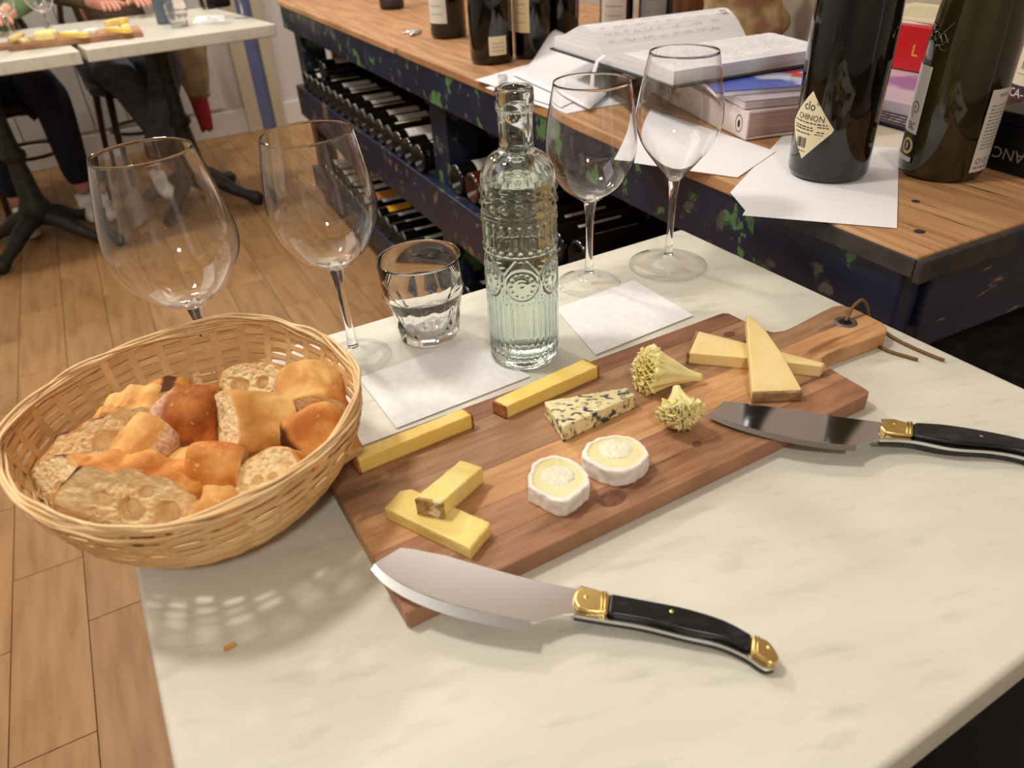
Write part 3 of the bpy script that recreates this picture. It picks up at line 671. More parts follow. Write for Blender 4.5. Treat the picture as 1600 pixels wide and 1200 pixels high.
for sd, nm in ((1, 'right_pages'), (-1, 'left_pages')):
    rows = []
    for i in range(17):
        y = sd * .19 * i / 16; h = page_h(y, sd); rows.append([nM @ Vector((x, y, z)) for x, z in ((0, .0032), (0, h), (GL * .33, h * (1.0)), (GL * .66, h), (GL, h), (GL, .0032))])
    mb = MB().grid(rows, True, True, True); pg = mb.build('page_block', pagem, nb, shift=W, smooth=True, angle=.6)
    mb = MB(); r2 = random.Random(5 + sd)
    for k in range(11):
        y = sd * (.03 + .0138 * k); x = .02
        while x < GL - .03:
            wd = r2.uniform(.008, .03); pts = []; nn = max(4, int(wd / .0022))
            for i in range(nn + 1): pts.append((x + wd * i / nn, y + r2.uniform(-.0028, .0028)))
            for (xa, ya), (xb, yb) in zip(pts, pts[1:]):
                za, zb_ = page_h(ya, sd) + .0006, page_h(yb, sd) + .0006
                mb.add([nM @ Vector((xa, ya - .0004, za)), nM @ Vector((xb, yb - .0004, zb_)), nM @ Vector((xb, yb + .0004, zb_)), nM @ Vector((xa, ya + .0004, za))], [(0, 1, 2, 3)])
            x += wd + r2.uniform(.004, .02)
    if sd < 0: add_text(mb, '22', .022, 0, 0, lambda x, y: nM @ Vector((GL - .022 + y * .8, -.052 - x * .8, page_h(-.052 - x * .8, -1) + .0007)))
    mb.build('handwriting', ink_grey, pg, shift=W)
mb = MB(); mb.tube([nM @ Vector((-.004, 0, .018)), nM @ Vector((-.02, .004, .012)), nM @ Vector((-.03, .006, -.01)), nM @ Vector((-.034, .01, -.035))], .004, 6, flat=.2); mb.build('ribbon', paper, nb, shift=W)

# red dictionary with papers
rd = empty('dictionary', bn(.56, .60, BZ)); tag(rd, 'thick red dictionary with gold letter L, papers piled on it', 'book')
ra, rb_ = at(1376, 98, BZ + .03), at(1455, 112, BZ + .03); rdx = (rb_ - ra).normalized(); rdy = Vector((-rdx.y, rdx.x, 0))
rM = Matrix(((rdx.x, rdy.x, 0, ra.x - .09 * rdx.x), (rdx.y, rdy.y, 0, ra.y - .09 * rdx.y), (0, 0, 1, BZ + .026), (0, 0, 0, 1)))
redcov = mat('red_cover', (188, 24, 30), rough=.35)
MB().box((0, 0, 0), (.26, .17, .004), rM).build('cover', redcov, rd, shift=W, bevel=.001); MB().box((0, 0, .066), (.26, .17, .070), rM).build('cover', redcov, rd, shift=W, bevel=.001)
sr = MB().box((0, -.004, 0), (.26, .0, .070), rM).build('spine', redcov, rd, shift=W, bevel=.0015); MB().box((.004, .0005, .0042), (.256, .165, .0658), rM).build('pages', paper2, rd, shift=W)
mb = MB(); add_text(mb, 'L', .026, .148, .024, lambda x, y: rM @ Vector((x, -.0045, y))); mb.build('letter', mat('gold_print', (226, 170, 40), rough=.4), sr)
for k, (dx, dy, rz_) in enumerate(((.01, .0, 3), (.004, .01, -2))):
    M = rM @ Matrix.Translation((dx, dy, .0705 + k * .004)) @ Matrix.Rotation(rz_ * RT, 4, 'Z')
    o = MB().box((0, 0, 0), (.22, .16, .0035), M).build('paper_pad', paper if k == 0 else paper2)
    tag(o, ('blue edged white pad lying directly on the red dictionary', 'cream printed sheets lying uppermost on the red dictionary')[k], 'paper')
    if k:
        mb = MB()
        for j in range(8): lines(mb, .03, .19, .02 + j * .014, .002, lambda x, y: M @ Vector((x, y, .0037)))
        p = mb.build('print', ink_grey, o, shift=W)
# leaflets between the bottles
lf = [(((1250, 150), (1420, 190), (1450, 120), (1330, 100)), .02, 'lilac and white magazine lying under the red dictionary side', mat('lilac_cover', (206, 190, 204), (150, 120, 170), scale=8, rough=.3, lo=.5, hi=.6)),
      (((1330, 185), (1420, 210), (1450, 165), (1375, 150)), .0035, 'dark navy leaflet with white print between the bottles', mat('navy_leaflet', (26, 28, 46), rough=.3))]
for pts, th, lbt, m_ in lf:
    p = [at(x, y, BZ) for x, y in pts]; o = MB().prism([(v.x, v.y) for v in p], BZ + (.004 if th < .01 else .0045), BZ + .004 + th).build('leaflet', m_, bevel=.0008); tag(o, lbt, 'leaflet', 'leaflets by the red dictionary')
    if th < .01:
        mb = MB(); a, b = p[0], p[1]; ex = (b - a).normalized(); ey = Vector((-ex.y, ex.x, 0))
        for j in range(3): lines(mb, .01, .09, .012 + j * .012, .003, lambda x, y: a + ex * x + ey * y + Vector((0, 0, .0082)))
        mb.build('print', label_w, o, shift=W)

# black case at right with upside-down gilt lettering
ca, cb = at(1538, 262, BZ), at(1612, 283, BZ); cx_ = (cb - ca).normalized(); cy_ = Vector((-cx_.y, cx_.x, 0))
cM = Matrix(((cx_.x, cy_.x, 0, ca.x - cx_.x * .01), (cx_.y, cy_.y, 0, ca.y - cx_.y * .01), (0, 0, 1, BZ + .0006), (0, 0, 0, 1)))
bx = empty('wine_case', cM @ Vector((.1, .05, 0))); tag(bx, 'black cardboard wine case with upside-down silver lettering', 'box')
bb_ = MB().box((0, 0, 0), (.26, .10, .055), cM).build('body', black_m, bx, shift=W, bevel=.002); MB().box((-.002, -.002, .0555), (.262, .102, .070), cM).build('lid', black_m, bx, shift=W, bevel=.002)
mb = MB(); add_text(mb, 'S DE FRANC', .019, 0, 0, lambda x, y: cM @ Vector((.118 - x, -.0006, .028 - y)))
mb.build('print', mat('silver_print', (150, 144, 130), rough=.5), bb_, shift=W)
# wooden box and knobbly sculpture behind
wm = mat('walnut_box', (150, 104, 68), (126, 84, 54), scale=8, stretch=(6, 6, 1), rough=.5)
wc = at(1075, 42, BZ); M = Matrix.Translation((wc.x, wc.y, BZ + .0006)) @ Matrix.Rotation(BA - PI / 2 - .1, 4, 'Z')
wbx = empty('wooden_box', (wc.x, wc.y, BZ)); tag(wbx, 'upright brown wooden box standing behind the notebook', 'box')
for a, b in (((-.045, -.03, 0), (-.0155, .03, .26)), ((-.0150, -.03, 0), (.0145, .03, .26)), ((.015, -.03, 0), (.045, .03, .26))): MB().box(a, b, M).build('slat', wm, wbx, shift=W, bevel=.0015)
MB().box((-.047, -.031, .2605), (.047, .031, .268), M).build('lid', wm, wbx, shift=W, bevel=.001)
sc_ = at(1160, 66, BZ); rows = []
for i in range(28):
    z = i / 27 * .28; rr = .058 + .012 * math.sin(z * 16) + .008 * math.sin(z * 60)
    rows.append([(sc_.x + (rr + .02 * nz(math.cos(a) * 2, math.sin(a) * 2, z * 14)) * math.cos(a) * 1.35, sc_.y + (rr + .02 * nz(math.cos(a) * 2, math.sin(a) * 2, z * 14)) * math.sin(a), BZ + .0006 + z) for a in [2 * PI * j / 36 for j in range(36)]])
o = MB().grid(rows, True, True, True).build('stone_sculpture', mat('mottled_stone', (196, 172, 128), (136, 112, 84), scale=22, rough=.9, bump=.9, c3=(150, 100, 92), s3=20, lo3=.6, hi3=.66), smooth=True); tag(o, 'mottled sandy stone sculpture standing against the wall', 'sculpture')
# small steel corkscrew
ck = at(650, 52, BZ + .004); cs = empty('corkscrew', ck); tag(cs, 'small steel corkscrew lying on the bench by the bottles', 'corkscrew')
d1 = (at(668, 44, BZ) - at(642, 56, BZ)).normalized(); d2 = Vector((-d1.y, d1.x, 0))
MB().tube([ck - d1 * .035, ck, ck + d1 * .035], [.005, .006, .004], 8).build('handle', chrome, cs, shift=W, smooth=True)
MB().tube([ck + d2 * (.012 + .001 * i) * 1 + d1 * .003 * math.sin(i * 1.2) + Vector((0, 0, .0032 * math.cos(i * 1.2) + .002)) for i in range(30)], .0012, 6).build('spiral', chrome, cs, shift=W, smooth=True)
MB().tube([ck + d1 * .03, ck + d1 * .035 + d2 * .02, ck + d1 * .02 + d2 * .035], .003, 6).build('lever', chrome, cs, shift=W, smooth=True)
cr = at(785, 128, BZ + .006)
mb = MB()
for k in range(4): mb.box((-.010 + .002 * k, -.008, .001 + k * .004), (.010 - .001 * k, .009, .0045 + k * .004), Matrix.Translation((cr.x, cr.y, BZ + .005)) @ Matrix.Rotation(k * .5, 4, 'Z'))
o = mb.build('crumpled_paper', paper, bevel=.001); tag(o, 'crumpled scrap of white paper at the corner of the sheets', 'paper')

# ------------------------------------------------------------------ glassware
def spl(P, n=6):
    out = []
    for i in range(len(P) - 1):
        p0, p1, p2, p3 = P[max(i - 1, 0)], P[i], P[i + 1], P[min(i + 2, len(P) - 1)]
        for k in range(n):
            t = k / n
            out.append(tuple(.5 * (2 * b + (c - a) * t + (2 * a - 5 * b + 4 * c - d) * t * t + (3 * b - a - 3 * c + d) * t ** 3) for a, b, c, d in zip(p0, p1, p2, p3)))
    out.append(tuple(P[-1])); return out
def raw(name, rows, m, parent, smooth_=True, angle=None):
    mb = MB().grid(rows, True); me = bpy.data.meshes.new(name); me.from_pydata(mb.v, [], mb.f)
    me.polygons.foreach_set('use_smooth', [smooth_] * len(me.polygons)); me.materials.append(m)
    if angle: me.set_sharp_from_angle(angle=angle)
    o = bpy.data.objects.new(name, me); COL.objects.link(o); o.parent = parent; return o
def ring(r, z, n=64): return [(r * math.cos(2 * PI * j / n), r * math.sin(2 * PI * j / n), z) for j in range(n)]
def wine_glass(bowl, H, footr, stem_r, zb, label, n=72, th=.0008):
    """bowl: outer (r,z) from the stem top up to the rim"""
    root = empty('wine_glass'); tag(root, label, 'wine glass')
    foot = [(.0001, .0002), (footr - .002, .0002), (footr - .0004, .0005), (footr, .0012), (footr - .0005, .002), (footr * .7, .0032), (footr * .35, .0055), (.0068, .0095), (.0052, .014)]
    foot = foot[:-1] + [(.0052, .014), (.0001, .0141)]
    stem = [(.0001, .0143)] + spl([(.0052, .014), (stem_r, .03), (stem_r - .0003, zb * .55), (stem_r + .0004, zb * .8), (stem_r + .002, zb - .006), bowl[0]], 5) + [(.0001, zb + .0002)]
    bo = spl(bowl, 7); inner = []
    for i, (r, z) in enumerate(bo):
        a = bo[max(i - 1, 0)]; b = bo[min(i + 1, len(bo) - 1)]; tx, tz = b[0] - a[0], b[1] - a[1]; l = math.hypot(tx, tz)
        inner.append((r - th * tz / l, z + th * tx / l))
    floorz = zb + .006
    inn = [(r, z) for r, z in inner if z > floorz and r > .004]
    rim = [(bo[-1][0] - .0001, H + .0003), (bo[-1][0] - th / 2, H + .0006), (bo[-1][0] - th + .0001, H + .0003)]
    down = list(reversed(inn)); last = down[-1]
    down += [(last[0] * .8, last[1] - .0012), (last[0] * .5, last[1] - .0022), (.0001, last[1] - .0026)]
    raw('foot', [ring(r, z, n) for r, z in foot], thin_glass, root); raw('stem', [ring(r, z, n) for r, z in stem], glass, root)
    raw('bowl', [ring(r, z, n) for r, z in [(.0001, bo[0][1] + .0004)] + bo + rim + down], glass, root)
    return root
def stand(o, p, tilt=0, about=None):
    o.location = (p.x, p.y, p.z)
    if tilt:
        ax = Vector((_F.x, _F.y, 0)).normalized(); o.rotation_mode = 'QUATERNION'
        from mathutils import Quaternion
        o.rotation_quaternion = Quaternion(ax, -tilt * RT)
TZ1 = TZ + .0004
gA = wine_glass([(.0075, .098), (.016, .103), (.031, .115), (.0425, .134), (.0470, .153), (.0460, .172), (.0425, .195), (.0382, .2185)], .2185, .036, .0042, .098, 'wine glass between the bread basket and the tumbler')
stand(gA, at(556, 560, TZ1 + .0007), 1.3)
gB = copy_tree(gA); gB.rotation_mode = 'XYZ'; gB.rotation_euler = (0, 0, 0); tag(gB, 'wine glass close behind the embossed glass bottle, right of it'); stand(gB, at(920, 443, TZ1)); gB.rotation_quaternion = (1, 0, 0, 0)
gC = wine_glass([(.0072, .083), (.017, .088), (.035, .101), (.0495, .122), (.0540, .140), (.0520, .160), (.0460, .190), (.0388, .2190)], .2190, .038, .0042, .083, 'large egg shaped wine glass standing behind the bread basket')
stand(gC, at(345, 598, TZ1 + .0008), 1.3)
gD = wine_glass([(.0065, .103), (.0125, .110), (.024, .124), (.038, .143), (.0452, .164), (.0448, .183), (.0405, .208), (.0350, .2345)], .2345, .0455, .0040, .103, 'wine glass with pointed bowl and wide foot near the table corner')
stand(gD, at(1043, 414, TZ1))
# faceted tumbler
tum = empty('tumbler'); tag(tum, 'faceted clear glass tumbler standing on the marble table', 'tumbler')
NT = 120
def trow(z, r, fac):
    rr = []
    for j in range(NT):
        a = 2 * PI * j / NT; m_ = (a % (2 * PI / 10)) - PI / 10
        poly = math.cos(PI / 10) / math.cos(m_) * 1.035
        arch = 1.0
        if z > .040: arch = 1 - smooth(0, 1, (z - .040) / .012 + abs(m_) / (PI / 10) * .9)
        f_ = fac * arch; q = r * ((1 - f_) + f_ * poly); rr.append((q * math.cos(a), q * math.sin(a), z))
    return rr
zz = [(.0001, .0006, 0), (.026, .0006, 0), (.0285, .001, .6), (.0300, .003, 1), (.0310, .010, 1), (.0325, .020, 1), (.0340, .030, 1), (.0355, .038, 1)] + [(.0362 + .0008 * k, .040 + .002 * k, 1) for k in range(1, 7)] + [(.0398, .055, 0), (.0405, .07, 0), (.0409, .0855, 0), (.0406, .0868, 0), (.0396, .0872, 0), (.0388, .0866, 0), (.0385, .0855, 0), (.0380, .07, 0), (.0365, .05, 0), (.0335, .03, 0), (.0305, .014, 0), (.027, .0095, 0), (.015, .0080, 0), (.0001, .0076, 0)]
rows = [trow(z, r, f_) for r, z, f_ in zz]; k1 = 14
raw('base', rows[:k1], glass, tum); raw('rim_wall', rows[k1 - 1:], glass, tum)
stand(tum, at(671, 522, TZ1 + .0007), 1.0)
# embossed bottle
bo_ = empty('glass_bottle'); tag(bo_, 'embossed pale green glass water bottle with beads and medallions', 'bottle')
NB = 288; R0_ = .0322
def bump(d, r): return math.sqrt(max(0, 1 - (d / r) ** 2))
def relief(a, z, r):
    h = 0
    arc = lambda n: ((a / (2 * PI / n) + .5) % 1 - .5) * (2 * PI / n) * r
    if z < .078:
        f_ = smooth(.009, .016, z) * (1 - smooth(.062, .078, z + .006 * math.cos(a * 6))); h += f_ * .0011 * abs(math.cos(a * 18))
    for zc_, n_, br in ((.168, 17, .0027), (.157, 17, .0027), (.1415, 26, .0019), (.1185, 24, .0019)):
        if abs(z - zc_) < br: h = max(h, .0016 * bump(math.hypot(arc(n_), z - zc_), br))
    if .178 < z < .192: h = max(h, .0008 * bump(math.hypot(arc(14), z - .184), .004))
    for zc_ in (.1495, .1475, .1128 + .002): 
        if abs(z - zc_) < .0009: h = max(h, .0009 * bump(abs(z - zc_), .0009))
    if .122 < z < .139: h = max(h, .0007 * max(0, math.cos(a * 26)) * smooth(.122, .125, z) * (1 - smooth(.136, .139, z)))
    if .07 < z < .112:
        x = arc(6); dz = z - .0895; d = math.hypot(x, dz)
        h = max(h, .0015 * bump(abs(d - .0138), .0012))
        if d < .0128:
            th = math.atan2(dz, x); q = ((th / (2 * PI / 12) + .5) % 1 - .5) * (2 * PI / 12) * .0100
            h = max(h, .0011 * bump(math.hypot(q, d - .0100), .0019)); h = max(h, .0011 * bump(d, .0018)); h = max(h, .0004)
        xb = ((a / (2 * PI / 6)) % 1 - .5) * (2 * PI / 6) * r
        for s_ in (-1, 1):
            l = abs(xb * s_ - .0018 - max(0, z - .098) * .75)
            if l < .0011 and z < .1145: h = max(h, .0012 * bump(l, .0011))
        for bx_, bz_ in ((-.006, .0715), (0, .0705), (.006, .0715)): h = max(h, .0008 * bump(math.hypot(x - bx_, z - bz_), .0018))
    return h
outer = [(.0001, .003), (.02, .002), (.028, .0006), (.0315, .0014), (.0332, .0045), (.0330, .009)]
zs_ = [.009 + (.196 - .009) * i / 200 for i in range(201)]
def rbody(z):
    if z < .150: return R0_ + .0002 * math.sin(z * 60)
    if z < .172: return R0_ + .0004 * math.sin((z - .15) / .022 * PI)
    t = (z - .172) / .025; return .0150 + (R0_ - .0150) * math.sqrt(max(0, 1 - min(1, t) ** 2)) 
rowsB = [[(r * math.cos(2 * PI * j / NB), r * math.sin(2 * PI * j / NB), z) for j in range(NB)] for r, z in outer]
for z in zs_[1:]:
    r = rbody(z); rr = []
    for j in range(NB):
        a = 2 * PI * j / NB; q = r + relief(a, z, R0_) * (1 if z < .176 else .6); rr.append((q * math.cos(a), q * math.sin(a), z))
    rowsB.append(rr)
neck = [(.0162, .1975), (.0150, .1995), (.0142, .203), (.0139, .215), (.0142, .2285), (.0150, .2305)]
lip = [(.0150, .2305), (.0158, .2312), (.0160, .2335), (.0156, .2345), (.0157, .2450), (.0153, .2472), (.0140, .2482), (.0112, .2480), (.0100, .2470), (.0098, .2450)]
inner = [(.0098, .2450), (.0098, .23), (.0100, .205), (.0108, .198), (.020, .190), (.0265, .180), (.0290, .168), (.0292, .15), (.0290, .05), (.0288, .018), (.027, .012), (.02, .0095), (.0001, .0085)]
raw('body', rowsB + [[(r * math.cos(2 * PI * j / NB), r * math.sin(2 * PI * j / NB), z) for j in range(NB)] for r, z in neck[:1]], glass_green, bo_)
raw('neck', [ring(r, z, NB) for r, z in neck], glass_green, bo_); raw('lip', [ring(r, z, NB) for r, z in lip], glass_green, bo_)
raw('inner_wall', [ring(r, z, NB) for r, z in spl(inner, 3)], glass_green, bo_)
stand(bo_, at(820, 553, TZ1)); bo_.rotation_mode = 'XYZ'; bo_.rotation_euler = (0, 0, math.atan2(-bo_.location.y, -bo_.location.x))
wt = [(.0001, .0084), (.0202, .0094), (.0272, .0119), (.0290, .018), (.0292, .05), (.0294, .15), (.0292, .168), (.0279, .1745), (.0001, .1745)]
we = empty('tmp'); wo = raw('water', [ring(r, z, 96) for r, z in wt], water_m, None, angle=.8); bpy.data.objects.remove(we)
wo.location = bo_.location; tag(wo, 'still water filling the embossed bottle up to its shoulder', 'water')

# ------------------------------------------------------------------ napkins
def napkin(quad, lab, seed):
    o = sheet([at(x, y, TZ) for x, y in quad], TZ + .0004, 'napkin', napkin_m, .0007, label=lab, wav=.0012, cat='napkin', group=None, seed=seed)
napkin(((560, 592), (730, 534), (828, 590), (620, 671)), 'white paper napkin between the tumbler and the cheese board', 2.2)
napkin(((868, 484), (990, 440), (1083, 495), (930, 556)), 'white paper napkin right of the embossed bottle', 5.1)

# ------------------------------------------------------------------ serving board
ZB = TZ + .0155
bO = at(634, 960, ZB); BAx = (at(1365, 613, ZB) - bO).normalized(); BAy = Vector((-BAx.y, BAx.x, 0))
def bd2(x, y): return Vector((bO.x + BAx.x * x + BAy.x * y, bO.y + BAx.y * x + BAy.y * y, 0))
BLn, BWd = .4245, .1725
ol = [(0, .002), (.002, 0), (BLn - .006, 0), (BLn - .001, .003), (BLn, .010), (BLn + .001, .046), (.4275, .054), (.432, .0595), (.441, .0615), (.456, .0610), (.505, .0575), (.518, .0580), (.526, .0635), (.530, .072), (.5315, .098), (.531, .110), (.527, .1175), (.519, .1205), (.500, .1190), (.462, .1145), (.444, .1135), (.433, .117), (.4285, .125), (.427, .136), (BLn, .168), (BLn - .004, BWd), (.003, BWd), (0, BWd - .003)]
board = empty('serving_board', bd2(.2, .09) + Vector((0, 0, TZ))); tag(board, 'acacia wood serving board with handle, holding all the cheeses', 'serving board')
cuts = [-.01, .0268, .0560, .0915, .1500, .18]
for i in range(5):
    bm = bmesh.new(); vs = [bm.verts.new((x, y, 0)) for x, y in ol]; bm.faces.new(vs)
    for yc, keep in ((cuts[i] + (.00018 if i else 0), 1), (cuts[i + 1] - .00018, -1)):
        bmesh.ops.bisect_plane(bm, geom=bm.verts[:] + bm.edges[:] + bm.faces[:], plane_co=(0, yc, 0), plane_no=(0, 1, 0), clear_inner=keep > 0, clear_outer=keep < 0)
    if i in (2, 3):                    # the eyelet hole
        pass
    bmesh.ops.recalc_face_normals(bm, faces=bm.faces)
    for f_ in bm.faces:
        if f_.normal.z < 0: f_.normal_flip()
    top = bmesh.ops.extrude_face_region(bm, geom=bm.faces[:]); bmesh.ops.translate(bm, verts=[v for v in top['geom'] if isinstance(v, bmesh.types.BMVert)], vec=(0, 0, .0150))
    bmesh.ops.recalc_face_normals(bm, faces=bm.faces)
    es = [e for e in bm.edges if len(e.link_faces) == 2 and e.calc_face_angle(0) > 1.2 and (abs(e.verts[0].co.y - cuts[i]) > .001 or abs(e.verts[1].co.y - cuts[i]) > .001) and (abs(e.verts[0].co.y - cuts[i + 1]) > .001 or abs(e.verts[1].co.y - cuts[i + 1]) > .001)]
    bmesh.ops.bevel(bm, geom=es, offset=.0012, segments=2, affect='EDGES', profile=.5)
    me = bpy.data.meshes.new('stave'); 
    for v in bm.verts: p = bd2(v.co.x, v.co.y); v.co = (p.x, p.y, TZ + .0005 + v.co.z)
    bm.to_mesh(me); bm.free(); me.materials.append(acacia[i]); o = bpy.data.objects.new('stave', me); COL.objects.link(o); o.parent = board; o.matrix_parent_inverse = Matrix.Translation(board.location).inverted()
ZB = TZ + .0156
ey = bd2(.5020, .0915); ey.z = ZB
mb = MB().lathe([(.0062, .0002), (.0064, .0009), (.0085, .0012), (.0105, .0007), (.0108, .0001)], 28); mb.v = [v + ey for v in mb.v]; mb.build('eyelet', mat('aged_zinc', (120, 112, 106), rough=.4, metal=.6), board, shift=W, smooth=True)
mb = MB().lathe([(.0001, .0003), (.0062, .0003)], 28); mb.v = [v + ey for v in mb.v]; mb.build('eyelet_hole', black_m, board, shift=W)
for kx, ky, kr in ((.166, .0145, .0075), (.257, .028, .003), (.395, .137, .0045), (.19, .024, .0013)):
    c = bd2(kx, ky); c.z = ZB - .0004; mb = MB().lathe([(.0001, .0008), (kr * .4, .0006), (kr * .5, .0007), (kr, .0005)], 20); mb.v = [Vector((c.x + BAx.x * v.x * 1.5 + BAy.x * v.y, c.y + BAx.y * v.x * 1.5 + BAy.y * v.y, c.z + v.z)) for v in mb.v]
    mb.build('knot', mat('wood_knot', (124, 82, 60), (96, 60, 46), scale=160, rough=.5), board, shift=W, smooth=True)
hd = [bd2(.5020, .0915) + Vector((0, 0, ZB + .0015)), bd2(.513, .0955) + Vector((0, 0, ZB + .010)), bd2(.528, .0975) + Vector((0, 0, ZB + .014)), bd2(.5365, .0960) + Vector((0, 0, ZB + .006)), bd2(.540, .090) + Vector((0, 0, ZB - .010)), bd2(.541, .078) + Vector((0, 0, TZ + .0022))]
e1_, e2_ = at(1475, 563, TZ + .002), at(1434, 562, TZ + .002)
c1 = spl([tuple(p) for p in hd + [at(1400, 530, TZ + .002), at(1440, 549, TZ + .002), e1_]], 5)
mb = MB().tube(c1, .0018, 6, flat=.8); mb.build('leather_cord', leather, board, shift=W, smooth=True)
c2 = spl([tuple(at(1374, 541, TZ + .002)), tuple(at(1390, 549, TZ + .002)), tuple(e2_)], 5)
mb = MB().tube(c2, .0018, 6, flat=.8); mb.build('leather_cord', leather, board, shift=W, smooth=True)

# ------------------------------------------------------------------ organic pucks
def resample(out, N, closed=True):
    pts = [Vector((p[0], p[1])) for p in out]; L = [0]
    for i in range(len(pts)): L.append(L[-1] + (pts[(i + 1) % len(pts)] - pts[i]).length)
    T = L[-1]; res = []
    for k in range(N):
        d = T * k / N; i = 0
        while i < len(pts) - 1 and L[i + 1] < d: i += 1
        t = (d - L[i]) / max(1e-9, L[i + 1] - L[i]); res.append(pts[i].lerp(pts[(i + 1) % len(pts)], t))
    return res
def area2(p): return sum(p[i][0] * p[(i + 1) % len(p)][1] - p[(i + 1) % len(p)][0] * p[i][1] for i in range(len(p)))
def puck(out, z0, z1, r=.001, N=96, side=5, rings=9, amp=.0004, fr=150, holes=(), seed=0, edge_amp=0, pits=0, amp2=0):
    out = [tuple(p[:2]) for p in out]
    if area2(out) < 0: out = out[::-1]
    P = resample(out, N); c = sum(P, Vector((0, 0))) / N
    Z0 = z0 if callable(z0) else (lambda x, y: z0); Z1 = z1 if callable(z1) else (lambda x, y: z1)
    def disp(p, k=1.0):
        q = p * fr + Vector((seed * 3.7, seed * 1.3, seed)); n_ = noise.noise_vector(q) + noise.noise_vector(q * 2.3) * .5
        if amp2: n_ = n_ + noise.noise_vector(p * 34 + Vector((seed * 5.1, seed, 0))) * (amp2 / amp)
        return p + n_ * amp * k
    def pt(p2, s, z): q = c + (p2 - c) * s; return Vector((q.x, q.y, z))
    R_ = sum((p - c).length for p in P) / N; sr = []; k_in = r / R_
    for i in range(side + 1):
        t = i / side; row = []
        for j, p in enumerate(P):
            a, b = Z0(p.x, p.y), Z1(p.x, p.y); e = 1 + edge_amp * nz(j * .18 + seed, t * 1.5, seed)
            q = pt(p, e, a + (b - r - a) * t); row.append(disp(q, 1 if i else 0) if i else q)
        sr.append(row)
    for sgl in ((.4, 1.0) if r < .005 else (.2, .4, .6, .8, 1.0)):
        row = []
        for j, p in enumerate(P):
            b = Z1(p.x, p.y); e = 1 + edge_amp * nz(j * .18 + seed, 1.5, seed)
            row.append(disp(pt(p, e * (1 - k_in * (1 - math.cos(sgl * PI / 2))), b - r + r * math.sin(sgl * PI / 2)), .8))
        sr.append(row)
    cap = [sr[-1]]
    for i in range(1, rings + 1):
        s = (1 - k_in) * (1 - i / rings) + .0005; row = []
        for j, p in enumerate(P):
            e = 1 + edge_amp * nz(j * .18 + seed, 1.5, seed) * (1 - i / rings)
            q = pt(p, s * e, 0); q.z = Z1(q.x, q.y); d = 0
            for hx, hy, hr, hd_ in holes:
                l = math.hypot(q.x - hx, q.y - hy) / hr
                if l < 1: d = max(d, hd_ * (1 - l ** 4))
            if pits: d += pits * max(0, nz(q.x, q.y, seed, 330) - .08) + pits * .8 * max(0, nz(q.x, q.y, seed + 5, 150) - .25)
            q = disp(q, .8); q.z -= d; row.append(q)
        cap.append(row)
    bot = [[pt(p, .001, Z0(c.x, c.y)) for p in P], sr[0]]
    return sr, cap, bot
def solid(name, rows_list, m, parent=None, **k):
    mb = MB()
    for rws in rows_list: mb.grid(rws, True)
    return mb.build(name, m, parent, smooth=True, weld=True, shift=W if parent else True, **k)
def zlin(pa, za, pb, zb):
    """height varying along the plan direction from pa to pb"""
    d = Vector((pb.x - pa.x, pb.y - pa.y)); L2 = d.length_squared
    return lambda x, y: za + (zb - za) * (((x - pa.x) * d.x + (y - pa.y) * d.y) / L2)
def rind_strip(a, b, z0, z1, th, outward, m, parent, name='rind', seed=0, inset=.0006):
    a = Vector((a.x, a.y)); b = Vector((b.x, b.y)); o_ = Vector((outward.x, outward.y)).normalized()
    q = [a - o_ * inset, b - o_ * inset, b + o_ * th, a + o_ * th]
    s, c, bt = puck(q, z0, z1, r=.0008, N=60, side=5, rings=4, amp=.0005, fr=330, seed=seed)
    return solid(name, [s, c, bt], m, parent)
# hard yellow sticks with rind at both ends
def stick(px, h, lab, paste, rindm, ends, seed):
    zt = ZB + h; P = [at(x, y, zt) for x, y in px]; root = empty('cheese_stick', sum(P, Vector()) / len(P) * 1.0); root.location.z = ZB
    tag(root, lab, 'cheese')
    s, c, b = puck(P, ZB + .0002, zt, r=.0012, N=120, amp=.00035, fr=120, seed=seed); solid('paste', [s, c, b], paste, root)
    cen = sum(P, Vector()) / len(P)
    for i, j in ends:
        mid = (P[i] + P[j]) / 2; rind_strip(P[i], P[j], ZB + .0002, zt - .0003, .0013, mid - cen, rindm, root, seed=seed + i)
    return root
stick([(547, 707), (723, 638), (737, 648), (560, 719)], .0140, 'yellow hard cheese stick at the board corner by the basket', gruyere, gruyere_rind, [(0, 3), (1, 2)], 1)
stick([(771, 625), (911, 561), (935, 572), (791, 635)], .0128, 'yellow hard cheese stick in front of the embossed bottle', gruyere, gruyere_rind, [(0, 3), (1, 2)], 2)
stick([(600, 793), (624, 766), (642, 763), (766, 816), (764, 822), (734, 857)], .0110, 'pale yellow cheese slab lying under the crossed piece', comte, comte_rind, [], 3)
za_, zb_ = ZB + .0262, ZB + .0165
PB = [at(720, 718, zb_), at(754, 729, zb_), at(692, 783, za_), at(651, 776, za_)]
root = empty('cheese_stick', sum(PB, Vector()) / 4); root.location.z = ZB + .01; tag(root, 'cheese stick with crusty brown rind end, propped across the slab', 'cheese')
mA = (PB[2] + PB[3]) / 2; mB_ = (PB[0] + PB[1]) / 2; ztop = zlin(mA, za_, mB_, zb_); zbot = zlin(mA, ZB + .0113, mB_, ZB + .0012)
s, c, b = puck(PB, zbot, ztop, r=.0012, N=110, amp=.0005, fr=150, seed=9); solid('paste', [s, c, b], comte, root)
rind_strip(PB[3], PB[2], zbot, lambda x, y: ztop(x, y) - .0006, .0022, mA - mB_, comte_rind, root, seed=5)
